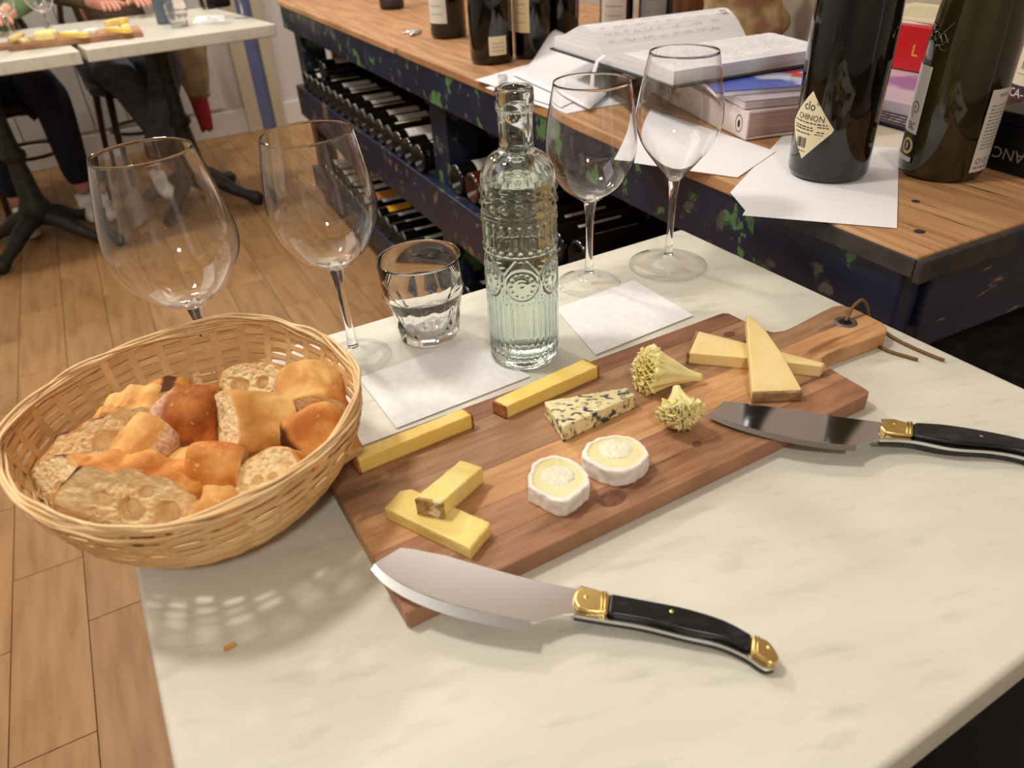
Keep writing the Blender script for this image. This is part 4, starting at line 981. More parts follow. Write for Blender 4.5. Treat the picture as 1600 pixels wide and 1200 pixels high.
# blue wedge
P = [at(x, y, ZB + .0145) for x, y in ((850, 627), (979, 605), (993, 616), (880, 668))]; s, c, b = puck(P, ZB + .0003, ZB + .0145, r=.0012, N=120, amp=.0011, fr=190, rings=14, side=8, seed=4)
o = solid('blue_cheese', [s, c, b], blue_m); tag(o, 'wedge of blue veined cheese in the middle of the board', 'cheese')
# goat rounds
def goat(px, h, lab, seed, core):
    P = [at(x, y, ZB + h) for x, y in px]; cen = sum(P, Vector()) / len(P); root = empty('goat_cheese', (cen.x, cen.y, ZB)); tag(root, lab, 'cheese')
    n_ = len(P); P = [tuple(q) for q in spl([(p.x, p.y) for p in P + P[:1]], 6)][:-1]
    s, c, b = puck(P, ZB + .0003, ZB + h, r=.0012, N=150, amp=.0006, fr=140, rings=20, side=8, seed=seed, edge_amp=.05)
    solid('rind', [s, b, c[:3]], goat_rind, root)
    def low(rw, dz): return [Vector((p.x, p.y, p.z - dz)) for p in rw]
    solid('paste', [[low(c[2], .0001)] + [low(r_, .0006) for r_ in c[3:]]], goat_paste, root)
    ce = at(core[0], core[1], ZB + h); R_ = core[2]; rr = random.Random(seed); rows = []
    for i in range(15):
        t = i / 14; rows.append([Vector((ce.x + R_ * t * (1 + .12 * nz(math.cos(a) * 3, math.sin(a) * 3, seed)) * math.cos(a), ce.y + .9 * R_ * t * math.sin(a), ZB + h - .0004 + .0012 * (1 - t ** 3) + .0006 * nz(math.cos(a) * t * 14, math.sin(a) * t * 14, seed) * (1 - t))) for a in [2 * PI * j / 60 for j in range(60)]])
    rows[-1] = [Vector((v.x, v.y, ZB + h - .0012)) for v in rows[-1]]
    solid('chalky_core', [rows], goat_core, root)
goat([(824, 760), (831, 727), (852, 713), (882, 713), (910, 729), (922, 752), (911, 764), (889, 781), (867, 782), (845, 771)], .0145, 'round goat cheese slice nearer the corner cheese slabs', 11, (872, 742, .0125))
goat([(909, 705), (920, 691), (940, 682), (965, 679), (990, 684), (1013, 704), (1008, 720), (985, 733), (960, 736), (932, 728), (914, 716)], .0150, 'round goat cheese slice nearer the small frilled rosette', 12, (962, 701, .0130))
# pale wedges
za = ZB + .0120; P = [at(x, y, za) for x, y in ((1091, 517), (1289, 567), (1284, 572), (1174, 560), (1077, 551))]; cen = sum(P, Vector()) / 5
root = empty('cheese_wedge', (cen.x, cen.y, ZB)); tag(root, 'pale ivory cheese wedge lying flat beneath the crossing wedge', 'cheese')
s, c, b = puck(P, ZB + .0002, za, r=.0009, N=130, amp=.0002, fr=100, seed=21); solid('paste', [s, c, b], tomme, root)
rind_strip(P[0], P[4], ZB + .0002, za - .0003, .0022, P[0] + P[4] - cen * 2, tomme_rind, root, seed=22)
zn_, zf_ = ZB + .0105, ZB + .0345
P = [at(1166, 491, zf_), at(1178, 497, zf_ - .001), at(1195, 515, zf_ - .005), at(1220, 550, ZB + .0225), at(1253, 609, zn_), at(1176, 611, zn_)]
mN = (P[4] + P[5]) / 2; ztop = zlin(mN, zn_, P[0], zf_); zbot = lambda x, y: max(ztop(x, y) - .0100, ZB + .0003)
root = empty('cheese_wedge', (P[3].x, P[3].y, ZB + .012)); tag(root, 'pale ivory cheese wedge with thick brown rind, crossing on top', 'cheese')
P = [at(x, y, ztop(p.x, p.y)) for (x, y), p in zip(((1166, 491), (1178, 497), (1195, 515), (1220, 550), (1253, 609), (1176, 611)), P)]
s, c, b = puck(P, zbot, ztop, r=.0008, N=130, amp=.0002, fr=100, seed=23); solid('paste', [s, c, b], tomme, root)
rind_strip(P[5], P[4], zbot, lambda x, y: ztop(x, y) - .0008, .0022, mN - P[0], tomme_rind, root, seed=24)
# frilled rosettes
def rosette_cheese(tip, cen, R_, lab, seed, lay=8):
    root = empty('cheese_rosette', (cen.x, cen.y, ZB)); tag(root, lab, 'cheese'); ax = (cen - tip); L_ = ax.length; ax.normalize()
    u = ax.cross(Vector((0, 0, 1))).normalized(); v = u.cross(ax); rr = random.Random(seed); fl_ = lambda p, k: Vector((p.x, p.y, max(p.z, ZB + .0004 + .0005 * k)))
    Rd = R_ * .62; rows = []
    for i in range(15):                     # the gathered cone behind the frills
        t = i / 14; row = []
        for j in range(90):
            a = 2 * PI * j / 90; rad = (R_ * .14 + (R_ * .86 - R_ * .14) * t ** 1.5) * (1 + t * .10 * math.sin(9 * a + seed) + .12 * nz(math.cos(a) * 2, math.sin(a) * 2, t * 3 + seed))
            row.append(fl_(tip + ax * (L_ - Rd * .1) * t + u * rad * math.cos(a) + v * rad * math.sin(a), 0))
        rows.append(row)
    o = MB().grid(rows, True, True, True).build('gathered_stem', rosette, root, shift=W, smooth=True)
    for l in range(lay):
        phi = (10 + 82 * l / (lay - 1)) * RT; k = max(4, int(2 * PI * R_ * math.sin(phi) / .0082)); ph = rr.uniform(0, 6); wd = R_ * (.36 + rr.uniform(-.05, .08)); rows = []; na = max(60, k * 12)
        for i in range(7):
            t = i / 6; row = []
            for j in range(na):
                a = 2 * PI * j / na; n1 = nz(math.cos(a) * 2.5 + l, math.sin(a) * 2.5, seed); n2 = nz(math.cos(a) * 6 + l, math.sin(a) * 6, seed + 4)
                pp = phi + .16 * n1; rad = u * math.cos(a) + v * math.sin(a); nr = ax * math.cos(pp) + rad * math.sin(pp); me_ = -ax * math.sin(pp) + rad * math.cos(pp); tg = -u * math.sin(a) + v * math.cos(a)
                th = k * a + ph + 2.5 * n1 + 2 * n2
                p = cen - ax * Rd * (.3 + .35 * math.cos(pp)) + nr * (Rd * .72 + wd * t * (1 + .5 * n2 + .3 * n1)) + me_ * (.0030 * t * math.sin(th) + .0020 * t * t * n2) + tg * .0012 * t * math.sin(2 * th + 1)
                row.append(fl_(p, l % 4))
            rows.append(row)
        mb = MB().grid(rows, True); o = mb.build('frill', rosette, root, shift=W, smooth=True); md = o.modifiers.new('s', 'SOLIDIFY'); md.thickness = .0005; md.offset = 0
rosette_cheese(at(1096, 590, ZB + .006), at(1010, 577, ZB + .018), .0245, 'large frilled cheese rosette with a drawn out tail', 3)
rosette_cheese(at(1057, 604, ZB + .030), at(1064, 648, ZB + .018), .0215, 'small frilled cheese rosette beside the blade tip', 8)

# ------------------------------------------------------------------ cheese knives
def knife(K, E, Pb, lab):
    side = (E - Pb).cross(Vector((0, 0, 1))).normalized(); n = side.cross(E - Pb).normalized()
    if n.z < 0: n = -n
    root = empty('cheese_knife', (E + Pb) / 2); tag(root, lab, 'knife')
    def prism(px, lo, hi, name, m, bev=0, parent=root, segs=3, off=0):
        P = [on_plane(x, y, E + n * off, n) for x, y in px]
        N_ = len(P); vs = [p + n * lo for p in P] + [p + n * hi for p in P]
        fs = [tuple(reversed(range(N_))), tuple(range(N_, 2 * N_))] + [(i, (i + 1) % N_, N_ + (i + 1) % N_, N_ + i) for i in range(N_)]
        return MB().add(vs, fs).build(name, m, parent, shift=W, bevel=bev, segs=segs, smooth=bev > .0005, angle=1.2)
    bl = prism(K['body'], -.0009, .0009, 'blade', K['steel'], .0002, segs=1)
    # ground edge: strip sloping down to the cutting edge
    up_ = [on_plane(x, y, E, n) + n * .00092 for x, y in K['bevel']]; dn = [on_plane(x, y, E, n) for x, y in K['edge']]
    up_ = [Vector(p) for p in spl([tuple(p) for p in up_], 4)]; dn = [Vector(p) for p in spl([tuple(p) for p in dn], 4)]
    und = [p - n * .0018 for p in up_]; MB().grid([up_, dn, und], False).build('cutting_edge', steel_edge, bl, shift=W)
    prism(K['liner'], -.0018, .0010, 'liner', chrome, .0002, segs=1)
    prism(K['liner'], -.0052, -.0019, 'lower_scale', horn, .0008)
    hs = prism(K['scale'], .0011, .0052, 'handle_scale', horn, .0022); b1 = prism(K['bolster'], .0011, .0050, 'bolster', brass, .0020); b2 = prism(K['end'], .0011, .0048, 'end_cap', brass, .0020)
    for (x, y), pr, h in ((K['pins'][0], b1, .0051), (K['pins'][1], hs, .0053), (K['pins'][2], b2, .0049)):
        c = on_plane(x, y, E, n) + n * h; q = n.to_track_quat('Z', 'Y').to_matrix().to_4x4(); mb = MB().lathe([(.0013, -.001), (.0013, .0002), (.0009, .0005), (.0001, .0005)], 14); M = Matrix.Translation(c) @ q; mb.v = [M @ v for v in mb.v]; mb.build('pin', brass, pr, shift=W, smooth=True, angle=.7)
    for x0, y0, x1, y1 in K['grooves']:
        a, b = on_plane(x0, y0, E, n) + n * .0049, on_plane(x1, y1, E, n) + n * .0049; MB().tube([a, a.lerp(b, .5) + n * .0004, b], .0007, 6).build('ridge', brass, b1, shift=W, smooth=True)
    prism(K['catch'], -.0012, .0024, 'spring_catch', chrome, .0004)
    return root
def sm2(pts, k): return [tuple(p) for p in spl(pts[:k], 4)] + [tuple(p) for p in spl(pts[k:], 4)]
def lerp_edge(K):
    return K['spine'] + list(reversed(K['bevel']))
K1 = dict(spine=[(585, 882), (626, 857), (645, 859), (696, 869), (772, 891), (836, 908), (904, 922), (905, 960), (879, 961), (853, 967), (838, 974)],
          bevel=[(585, 882), (611, 904), (649, 925), (700, 944), (760, 959), (829, 973)], edge=[(579, 890), (603, 915), (645, 940), (700, 961), (760, 976), (826, 988)],
          scale=[(952, 934), (1010, 945), (1070, 957), (1130, 976), (1173, 999), (1170, 1023), (1125, 1004), (1070, 992), (1010, 976), (948, 966)],
          bolster=[(908, 922), (926, 926), (940, 931), (953, 934), (949, 966), (920, 963), (901, 957), (894, 943), (898, 930)],
          end=[(1173, 999), (1197, 1007), (1212, 1026), (1215, 1036), (1209, 1043), (1196, 1042), (1170, 1023)],
          pins=[(915, 941), (1048, 964), (1199, 1019)], grooves=[(941, 932, 938, 964), (946, 933, 943, 965), (1178, 1002, 1175, 1024), (1183, 1003, 1180, 1028)],
          catch=[(906, 918), (932, 925), (934, 930), (908, 926)], steel=steel)
K1['body'] = lerp_edge(K1)
K1['liner'] = [(900, 924), (953, 935), (1070, 958), (1130, 977), (1174, 1000), (1213, 1030), (1211, 1044), (1194, 1045), (1165, 1026), (1123, 1008), (1070, 996), (1005, 980), (945, 970), (897, 962)]
K1['scale'] = sm2(K1['scale'], 5); K1['liner'] = sm2(K1['liner'], 6); K1['end'] = [tuple(p) for p in spl(K1['end'], 3)]
E1 = at(800, 920, ZB + .0011); B1 = at(1190, 1022, TZ + .0064)
knife(K1, E1, B1, 'nearer cheese knife, wide pale blade over the front board corner')
K2 = dict(spine=[(1108, 648), (1131, 628), (1186, 634), (1256, 644), (1313, 653), (1378, 661), (1385, 687), (1367, 688), (1351, 693), (1340, 698)],
          bevel=[(1108, 648), (1141, 661), (1186, 674), (1233, 685), (1281, 693), (1338, 698)], edge=[(1104, 651), (1138, 666), (1186, 681), (1233, 692), (1281, 700), (1337, 705)],
          scale=[(1426, 667), (1472, 670), (1536, 680), (1600, 694), (1640, 708), (1636, 727), (1600, 713), (1552, 704), (1488, 698), (1425, 687)],
          bolster=[(1378, 661), (1393, 661), (1412, 666), (1426, 667), (1425, 687), (1400, 685), (1380, 682), (1372, 673)],
          end=[(1640, 708), (1662, 718), (1674, 734), (1666, 742), (1652, 738), (1636, 727)],
          pins=[(1396, 670), (1530, 690), (1660, 730)], grooves=[(1416, 667, 1414, 686), (1421, 667, 1419, 686), (1646, 712, 1642, 728), (1650, 714, 1646, 731)],
          catch=[(1376, 658), (1400, 659), (1402, 663), (1378, 663)], steel=steel_mirror)
K2['body'] = lerp_edge(K2)
K2['liner'] = [(1374, 663), (1426, 669), (1536, 681), (1641, 709), (1672, 734), (1664, 744), (1634, 730), (1600, 716), (1552, 707), (1488, 702), (1425, 690), (1374, 688)]
K2['scale'] = sm2(K2['scale'], 5); K2['liner'] = sm2(K2['liner'], 5); K2['end'] = [tuple(p) for p in spl(K2['end'], 3)]
E2 = at(1235, 672, ZB + .0011); B2 = at(1655, 728, TZ + .0064)
knife(K2, E2, B2, 'farther cheese knife, mirror polished blade resting by the small rosette')

# ------------------------------------------------------------------ bread basket
BC = Vector((-.2271, .4279, TZ)); BH = .087
RT_ = [(-180, .121), (-166, .122), (-149, .118), (-135, .117), (-120, .118), (-104, .121), (-90, .125), (-78, .128), (-67, .128), (-54, .126), (-38, .123), (-22, .122), (-6, .121), (9, .119), (33, .115), (59, .117), (78, .124), (92, .125), (107, .120), (127, .118), (141, .117), (160, .119), (180, .121)]
def rim_r(a):
    d = math.degrees(a); d = (d + 180) % 360 - 180
    for (a0, r0), (a1, r1) in zip(RT_, RT_[1:]):
        if a0 <= d <= a1: return r0 + (r1 - r0) * smooth(0, 1, (d - a0) / (a1 - a0))
    return .12
def wall_r(a, t): return .0645 + (rim_r(a) - .0665) * math.sin(min(1, t) * PI / 2) ** .85
def bpt(a, t, off=0, dz=0):
    r = wall_r(a, t) + off; return BC + Vector((r * math.cos(a), r * math.sin(a), .0045 + (BH - .0045) * t + dz))
def make_basket():
    root = empty('bread_basket', BC)
    NS = 34
    for k in range(NS):
        a = 2 * PI * (k + .5) / NS; hw = .0030; rows = []
        for i in range(15):
            t = i / 14; rr = wall_r(a, t); da = hw / rr
            rows.append([bpt(a - da, t, -.0004), bpt(a + da, t, -.0004), bpt(a + da, t, .0004), bpt(a - da, t, .0004)])
        MB().grid(rows, True, True, True).build('stake', rattan, root, shift=W)
    NR = 21; rr_ = random.Random(4)
    for q in range(NR):
        t0 = .03 + .90 * q / (NR - 1); hh = .0024 - .0004 * (q > 12) + rr_.uniform(-.0003, .0003); rows = []; n = NS * 5; ph = rr_.uniform(0, 6)
        for i in range(n + 1):
            a = 2 * PI * i / n; und = math.cos(a * NS / 2 + (PI if q % 2 else 0)) ; und = math.copysign(abs(und) ** .7, und) * .0011
            tt = t0 + .012 * math.sin(a * 3 + ph) + .008 * nz(a * 4, q * 2.3)
            tw = .0003 * math.sin(a * 9 + ph)
            r0 = [bpt(a, tt, und - .00035, -hh), bpt(a, tt, und + .00035, -hh), bpt(a, tt, und + .00035 + .0012 + tw, hh), bpt(a, tt, und - .00035 + .0012 + tw, hh)]
            rows.append(r0)
        rows[-1] = rows[0]
        MB().grid(rows, True).build('weaver', rattan, root, shift=W)
    for q in range(8):
        ph = rr_.uniform(0, 6); f_ = rr_.choice((3, 4, 5, 7)); oz = (q % 4) * .0022 - .003; oo = (q // 4) * .0022 - .0006
        pts = [bpt(2 * PI * i / 160, 1.0, oo + .0016 * math.sin(f_ * 2 * PI * i / 160 + ph), oz + .0020 * math.cos(f_ * 2 * PI * i / 160 + ph)) for i in range(160)]
        MB().tube(pts, .0013, 6, flat=.8, closed=True).build('rim_strand', rattan2, root, shift=W, smooth=True)
    rows = [[BC + Vector((r * math.cos(a), r * math.sin(a), z + .0004 * math.sin(a * 24 + r * 900))) for a in [2 * PI * j / 96 for j in range(96)]] for r, z in ((.001, .0012), (.03, .001), (.055, .0011), (.0665, .001), (.0675, .004), (.063, .006), (.04, .0052), (.001, .005))]
    MB().grid(rows, True).build('base', rattan, root, shift=W)
    return root
basket = make_basket(); tag(basket, 'round woven rattan basket filled with bread at the table corner', 'basket')

# ------------------------------------------------------------------ bread
def camvec(v): return (CR * v[0] + CU * v[1] - _F * v[2])
def bread(px, py, z, w_, h_, t_, Y, Z, crust, label, seed, holes=(), burnt=(), scal=0, name='bread_piece', floury=True, rnd_=.0012):
    c = at(px, py, TZ + z); Zw = camvec(Z).normalized(); Yw = camvec(Y); Yw = (Yw - Zw * Yw.dot(Zw)).normalized(); Xw = Yw.cross(Zw)
    M = Matrix(((Xw.x, Yw.x, Zw.x, c.x), (Xw.y, Yw.y, Zw.y, c.y), (Xw.z, Yw.z, Zw.z, c.z), (0, 0, 0, 1)))
    root = empty(name); root.matrix_world = M; root.location = M.translation; root.rotation_euler = M.to_euler(); tag(root, label, 'bread', 'bread pieces in the basket')
    out = []
    for i in range(72):
        a = 2 * PI * i / 72; x = w_ / 2 * math.copysign(abs(math.cos(a)) ** .85, math.cos(a)); y = h_ / 2 * math.copysign(abs(math.sin(a)) ** .9, math.sin(a))
        y = max(y, -h_ * .36 - .004 * abs(x / w_)); k = 1 + .10 * nz(math.cos(a) * 1.6, math.sin(a) * 1.6, seed * 2.1)
        if scal and y > 0: y *= 1 + scal * (.5 + .5 * math.sin(x / w_ * 24 + seed))
        out.append((x * k, y * k))
    s, cp, b = puck(out, -t_ / 2, t_ / 2, r=rnd_, N=140, side=10, rings=30, amp=.0010, fr=105, holes=holes, seed=seed, pits=.0030 if rnd_ < .005 else .0012, amp2=.0036)
    s2, cp2, b2 = puck(out, -t_ / 2, t_ / 2, r=.0012, N=140, side=10, rings=8, amp=.0010, fr=105, seed=seed, amp2=.0036)
    back = [[Vector((p.x, p.y, -t_ / 2 - .0004)) for p in r_] for r_ in cp2]; back[0] = s[0]
    def mk(nm, rl, m):
        mb = MB()
        for q in rl: mb.grid(q, True)
        o = mb.build(nm, m, root, smooth=True, weld=True); me = o.data
        if nm != 'crumb':
            fa = me.attributes.new('flour', 'FLOAT', 'POINT'); ba = me.attributes.new('burnt', 'FLOAT', 'POINT')
            fa.data.foreach_set('value', [.95 * smooth(-h_ * .10, -h_ * .26, 0 - 0) if 0 else (smooth(0, 1, (-h_ * .08 - v.co.y) / (h_ * .14) + nz(v.co.x * 80, v.co.z * 80, seed) * .5) if floury else 0) for v in me.vertices])
            vals = []
            for v in me.vertices:
                q = 0
                for bx_, by_, br_ in burnt: q = max(q, 1 - smooth(.6, 1.15, math.hypot(v.co.x - bx_, v.co.y - by_) / br_ + .35 * nz(v.co.x * 120, v.co.y * 120, v.co.z * 120)))
                vals.append(q)
            ba.data.foreach_set('value', vals)
        return o
    mk('crust', [s], crust); mk('crumb' if rnd_ < .005 else 'end_crust', [cp], crumb_m if rnd_ < .005 else crust); mk('crumb', [back], crumb_m)
    return root
G_, Bn, Pl = crust_gold, crust_brown, crust_pale
BR = [
 # buried pieces carrying the heap
 (300, 700, .024, .060, .042, .05, (0, .5, .8), (1, .1, 0), G_, 'chunk buried at the middle bottom of the bread heap', 31, (), ()),
 (200, 730, .022, .060, .040, .05, (0, .5, .8), (1, .3, 0), Bn, 'chunk buried at the left bottom of the bread heap', 32, (), ()),
 (400, 720, .024, .055, .040, .05, (0, .5, .8), (.9, .3, .2), Bn, 'dark brown chunk in the gap beneath the pale domed chunk', 33, (), ()),
 (460, 680, .026, .050, .040, .04, (.2, .5, .8), (.9, -.3, .2), G_, 'chunk buried at the right bottom of the bread heap', 34, (), ()),
 # visible
 (150, 705, .050, .088, .040, .020, (-.50, .80, .25), (.25, .0, .95), G_, 'long thin slice with burnt ridge against the left basket wall', 5, ((.012, 0, .010, .006),), ((.02, .020, .007), (-.01, .021, .008), (.035, .014, .006))),
 (212, 664, .056, .064, .042, .030, (-.42, .82, .40), (.15, -.45, .85), Pl, 'rough yellow torn chunk left of the round golden one', 4, ((.0, -.004, .012, .008), (.018, .004, .006, .005)), ()),
 (262, 632, .060, .040, .034, .030, (-.15, .9, .4), (.25, -.35, .9), G_, 'small piece with burnt tip peeking behind the golden chunk', 15, (), ((.006, .018, .006),)),
 (106, 765, .048, .060, .046, .022, (-.35, .85, .3), (-.35, .0, .9), Pl, 'upright slice at the far left front beside the holey slice', 2, ((.006, 0, .005, .004),), ((.012, .023, .006),)),
 (228, 722, .055, .072, .044, .040, (-.90, .10, .35), (-.30, -.70, .55), Pl, 'long loaf end with floury pink underside above the holey slice', 3, ((0, .004, .012, .006),), ()),
 (403, 602, .062, .050, .036, .020, (-.05, 1, 0), (.03, .10, 1), Pl, 'pale slice with two big round holes at the back', 8, ((-.010, -.001, .0065, .010), (.006, .001, .0050, .010), (.015, -.009, .0035, .007)), ()),
 (484, 632, .058, .054, .050, .044, (.72, .62, .20), (.25, -.62, .75), Pl, 'round chunk with floury shoulder at the right back', 9, ((0, 0, .008, .003),), ()),
 (393, 672, .066, .054, .052, .044, (.42, .72, .50), (-.72, .05, .68), Pl, 'big pale domed chunk with grey white crumb on its left', 7, ((-.006, .006, .006, .002),), ()),
 (297, 654, .074, .050, .052, .044, (1, .08, .0), (-.10, .93, .35), Bn, 'round golden brown chunk with floury left half, top of heap', 6, (), ()),
 (494, 690, .056, .052, .044, .044, (.30, .42, .86), (-.55, .80, -.1), G_, 'glossy orange chunk with charred tip at the right wall', 10, (), ((.022, .010, .008),)),
 (298, 748, .056, .050, .032, .028, (0, .9, .4), (-.2, -.5, .85), Pl, 'pale torn piece left of the small burnt edged chunk', 13, ((0, 0, .008, .005),), ()),
 (336, 733, .068, .032, .030, .036, (.12, .30, .94), (-.97, .1, .1), G_, 'small chunk with burnt left edge in the heap middle', 12, (), ()),
 (417, 752, .060, .054, .032, .020, (-.55, .82, .1), (-.10, .20, .97), Pl, 'slanting slice with fine crumb at the front right', 11, ((0, .0, .004, .004), (.009, -.003, .003, .003), (-.01, .002, .003, .003)), ()),
 (342, 790, .054, .036, .030, .030, (.1, .75, .65), (.05, -.65, .75), Pl, 'small pale piece at the front beside the holey slice', 14, (), ()),
 (216, 777, .062, .088, .047, .030, (.12, .95, .25), (.06, -.24, .96), G_, 'large holey slice with scalloped crust at the front', 1, ((-.016, .004, .0065, .005), (.002, -.002, .0085, .012), (.025, -.003, .0085, .012), (.012, .010, .004, .005)), ((-.036, .013, .008), (-.031, .021, .006))),
]
for (px, py, z, w1, h1_, t1, Y, Z, cm, lab, sd, hl, bt) in BR:
    bread(px, py, z, w1, h1_, t1, Y, Z, cm, lab, sd, hl, bt, scal=.16 if sd in (1, 4, 5) else 0, rnd_={6: .015, 10: .010, 12: .006, 14: .009, 9: .0012, 34: .01}.get(sd, .0012))
o = MB().box((-.0035, -.002, 0), (.0035, .002, .0012), Matrix.Translation(at(359, 1011, TZ + .0004)) @ Matrix.Rotation(.6, 4, 'Z')).build('bread_crumb', crust_pale, bevel=.0005); tag(o, 'tiny golden crumb alone on the marble below the basket', 'crumb')
crumb_spots = [(770, 780), (700, 742), (905, 770), (832, 783), (1005, 712), (1010, 620), (948, 660)]

# ------------------------------------------------------------------ far tables' things
def far(p): return Vector((p.x, p.y, p.z))
fb = empty('serving_board', at(120, 55, TZ)); tag(fb, 'long wooden cheese board across the two far marble tables', 'serving board')
a, b = at(222, 48, TZ + .02), at(5, 72, TZ + .02); ex = (b - a).normalized(); eyy = Vector((ex.y, -ex.x, 0)); 
if eyy.y < 0: eyy = -eyy
fM = Matrix(((ex.x, eyy.x, 0, a.x), (ex.y, eyy.y, 0, a.y), (0, 0, 1, TZ + .001), (0, 0, 0, 1)))
for k in range(4): MB().box((0, k * .042, 0), (.42, k * .042 + .0415, .018), fM).build('stave', acacia[k], fb, shift=W, bevel=.002)
MB().box((.4205, .055, 0), (.53, .11, .018), fM).build('handle', acacia[3], fb, shift=W, bevel=.006)
FZ = TZ + .0195
def fput(name, x, y, w_, d_, h_, rz, m, lab, z=0, r=.003):
    out = [(-w_ / 2, -d_ / 2), (w_ / 2, -d_ / 2), (w_ / 2, d_ / 2), (-w_ / 2, d_ / 2)]; R2 = Matrix.Rotation(rz * RT, 2)
    c = fM @ Vector((x, y, 0)); P = [R2 @ Vector(p) + Vector((c.x, c.y)) for p in out]
    s, cp, bt = puck(P, FZ + z, FZ + z + h_, r=r, N=60, amp=.0008, fr=80, seed=x * 9); o = solid(name, [s, cp, bt], m); tag(o, lab, 'cheese', 'cheeses on the far board')
fput('cheese_stick', .075, .022, .11, .022, .016, 155, gruyere, 'yellow cheese stick at the right end of the far board')
fput('cheese_stick', .215, .022, .11, .022, .016, 158, gruyere, 'yellow cheese stick at the middle front of the far board')
fput('cheese_stick', .05, .075, .085, .024, .018, 120, comte, 'lower cheese slab of the crossed pair on the far board')
fput('cheese_stick', .07, .085, .085, .022, .018, 60, comte, 'upper cheese stick of the crossed pair on the far board', z=.019)
fput('goat_cheese', .16, .085, .04, .04, .014, 0, goat_rind, 'white round cheese slice nearer the crossed pair, far board', r=.006)
fput('goat_cheese', .225, .08, .045, .042, .014, 20, goat_rind, 'white round cheese slice nearer the yellow lump, far board', r=.006)
fput('cheese_rosette', .30, .045, .06, .05, .03, 10, rosette, 'rough yellow frilled lump on the far board', r=.012)
fput('cheese_wedge', .385, .05, .085, .024, .012, 150, tomme, 'pale wedge lying on the left end of the far board')
fput('cheese_wedge', .385, .055, .085, .024, .012, 100, tomme, 'pale wedge crossing over the other at the far board handle', z=.013)
def far_glass(px, py, lab, src=gB):
    o = copy_tree(src); o.rotation_mode = 'XYZ'; o.rotation_euler = (0, 0, 0); p = at(px, py, TZ + .0005); o.location = p; tag(o, lab, 'wine glass', 'wine glasses on the far tables'); return o
gB.rotation_mode = 'XYZ'; gB.rotation_euler = (0, 0, 0)
far_glass(27, 76, 'wine glass nearest the picture edge before the far board')
far_glass(86, 69, 'wine glass standing before the middle of the far board')
far_glass(328, 34, 'wine glass on the far white napkin')
far_glass(380, 28, 'wine glass near the right corner of the far table')
bench_glass = far_glass(578, 6, 'wine glass standing far back on the workbench top'); bench_glass.location.z = BZ + .0005; bench_glass['group'] = 'wine glasses in the back'
bg2 = far_glass(915, 38, 'wine glass among the bottles behind the notebook', gD); bg2.location = at(915, 40, BZ + .0005)
o = copy_tree(tum); o.rotation_mode = 'XYZ'; o.rotation_euler = (0, 0, 0); o.location = at(282, 42, TZ + .0006); tag(o, 'small clear tumbler at the front of the far table', 'tumbler')
cv = at(262, 36, TZ + .0005)
cf = empty('carafe', cv); tag(cf, 'grey blue tapered carafe behind the far tumbler', 'carafe')
mb = MB().lathe([(.036, 0), (.038, .004), (.036, .09), (.028, .16), (.02, .2), (.02, .26), (.024, .28), (.021, .28), (.017, .26), (.017, .2), (.001, .19)], 32, cap0=True); mb.v = [v + cv for v in mb.v]; mb.build('body', sage, cf, shift=W, smooth=True, angle=.8)
fbk = at(262, 18, TZ + .0005); o = copy_tree(basket); o.location = (fbk.x, fbk.y, TZ + .0006); tag(o, 'second woven basket on the far table, before the brown sleeve', 'basket')
bp_ = [c for c in bpy.data.objects if c.name.startswith('bread_piece') and 'domed' in c.get('label', '')][0]
for k, (dx, dy) in enumerate(((-.04, 0), (.04, .02), (0, -.045))):
    o = copy_tree(bp_); o.location = (fbk.x + dx, fbk.y + dy, TZ + .045); o.rotation_euler = (.3 * k, .5, k * 1.7); tag(o, 'bread chunk ' + ['deepest', 'topmost', 'nearest the rim'][k] + ' in the far basket', 'bread', 'bread in the far basket')
sheet([at(x, y, TZ) for x, y in ((300, 38), (352, 34), (350, 24), (306, 27))], TZ + .0004, 'napkin', napkin_m, .0006, label='white paper napkin on the far marble table', wav=.001, cat='napkin', group=None)
bk_ = at(338, 12, TZ); M = Matrix.Translation((bk_.x, bk_.y, TZ + .0006)) @ Matrix.Rotation(T2A, 4, 'Z'); o = MB().box((-.06, -.035, 0), (.06, .035, .045), M).build('black_pouch', black_m, bevel=.012, segs=3, smooth=True); tag(o, 'small black pouch at the back of the far table', 'pouch')

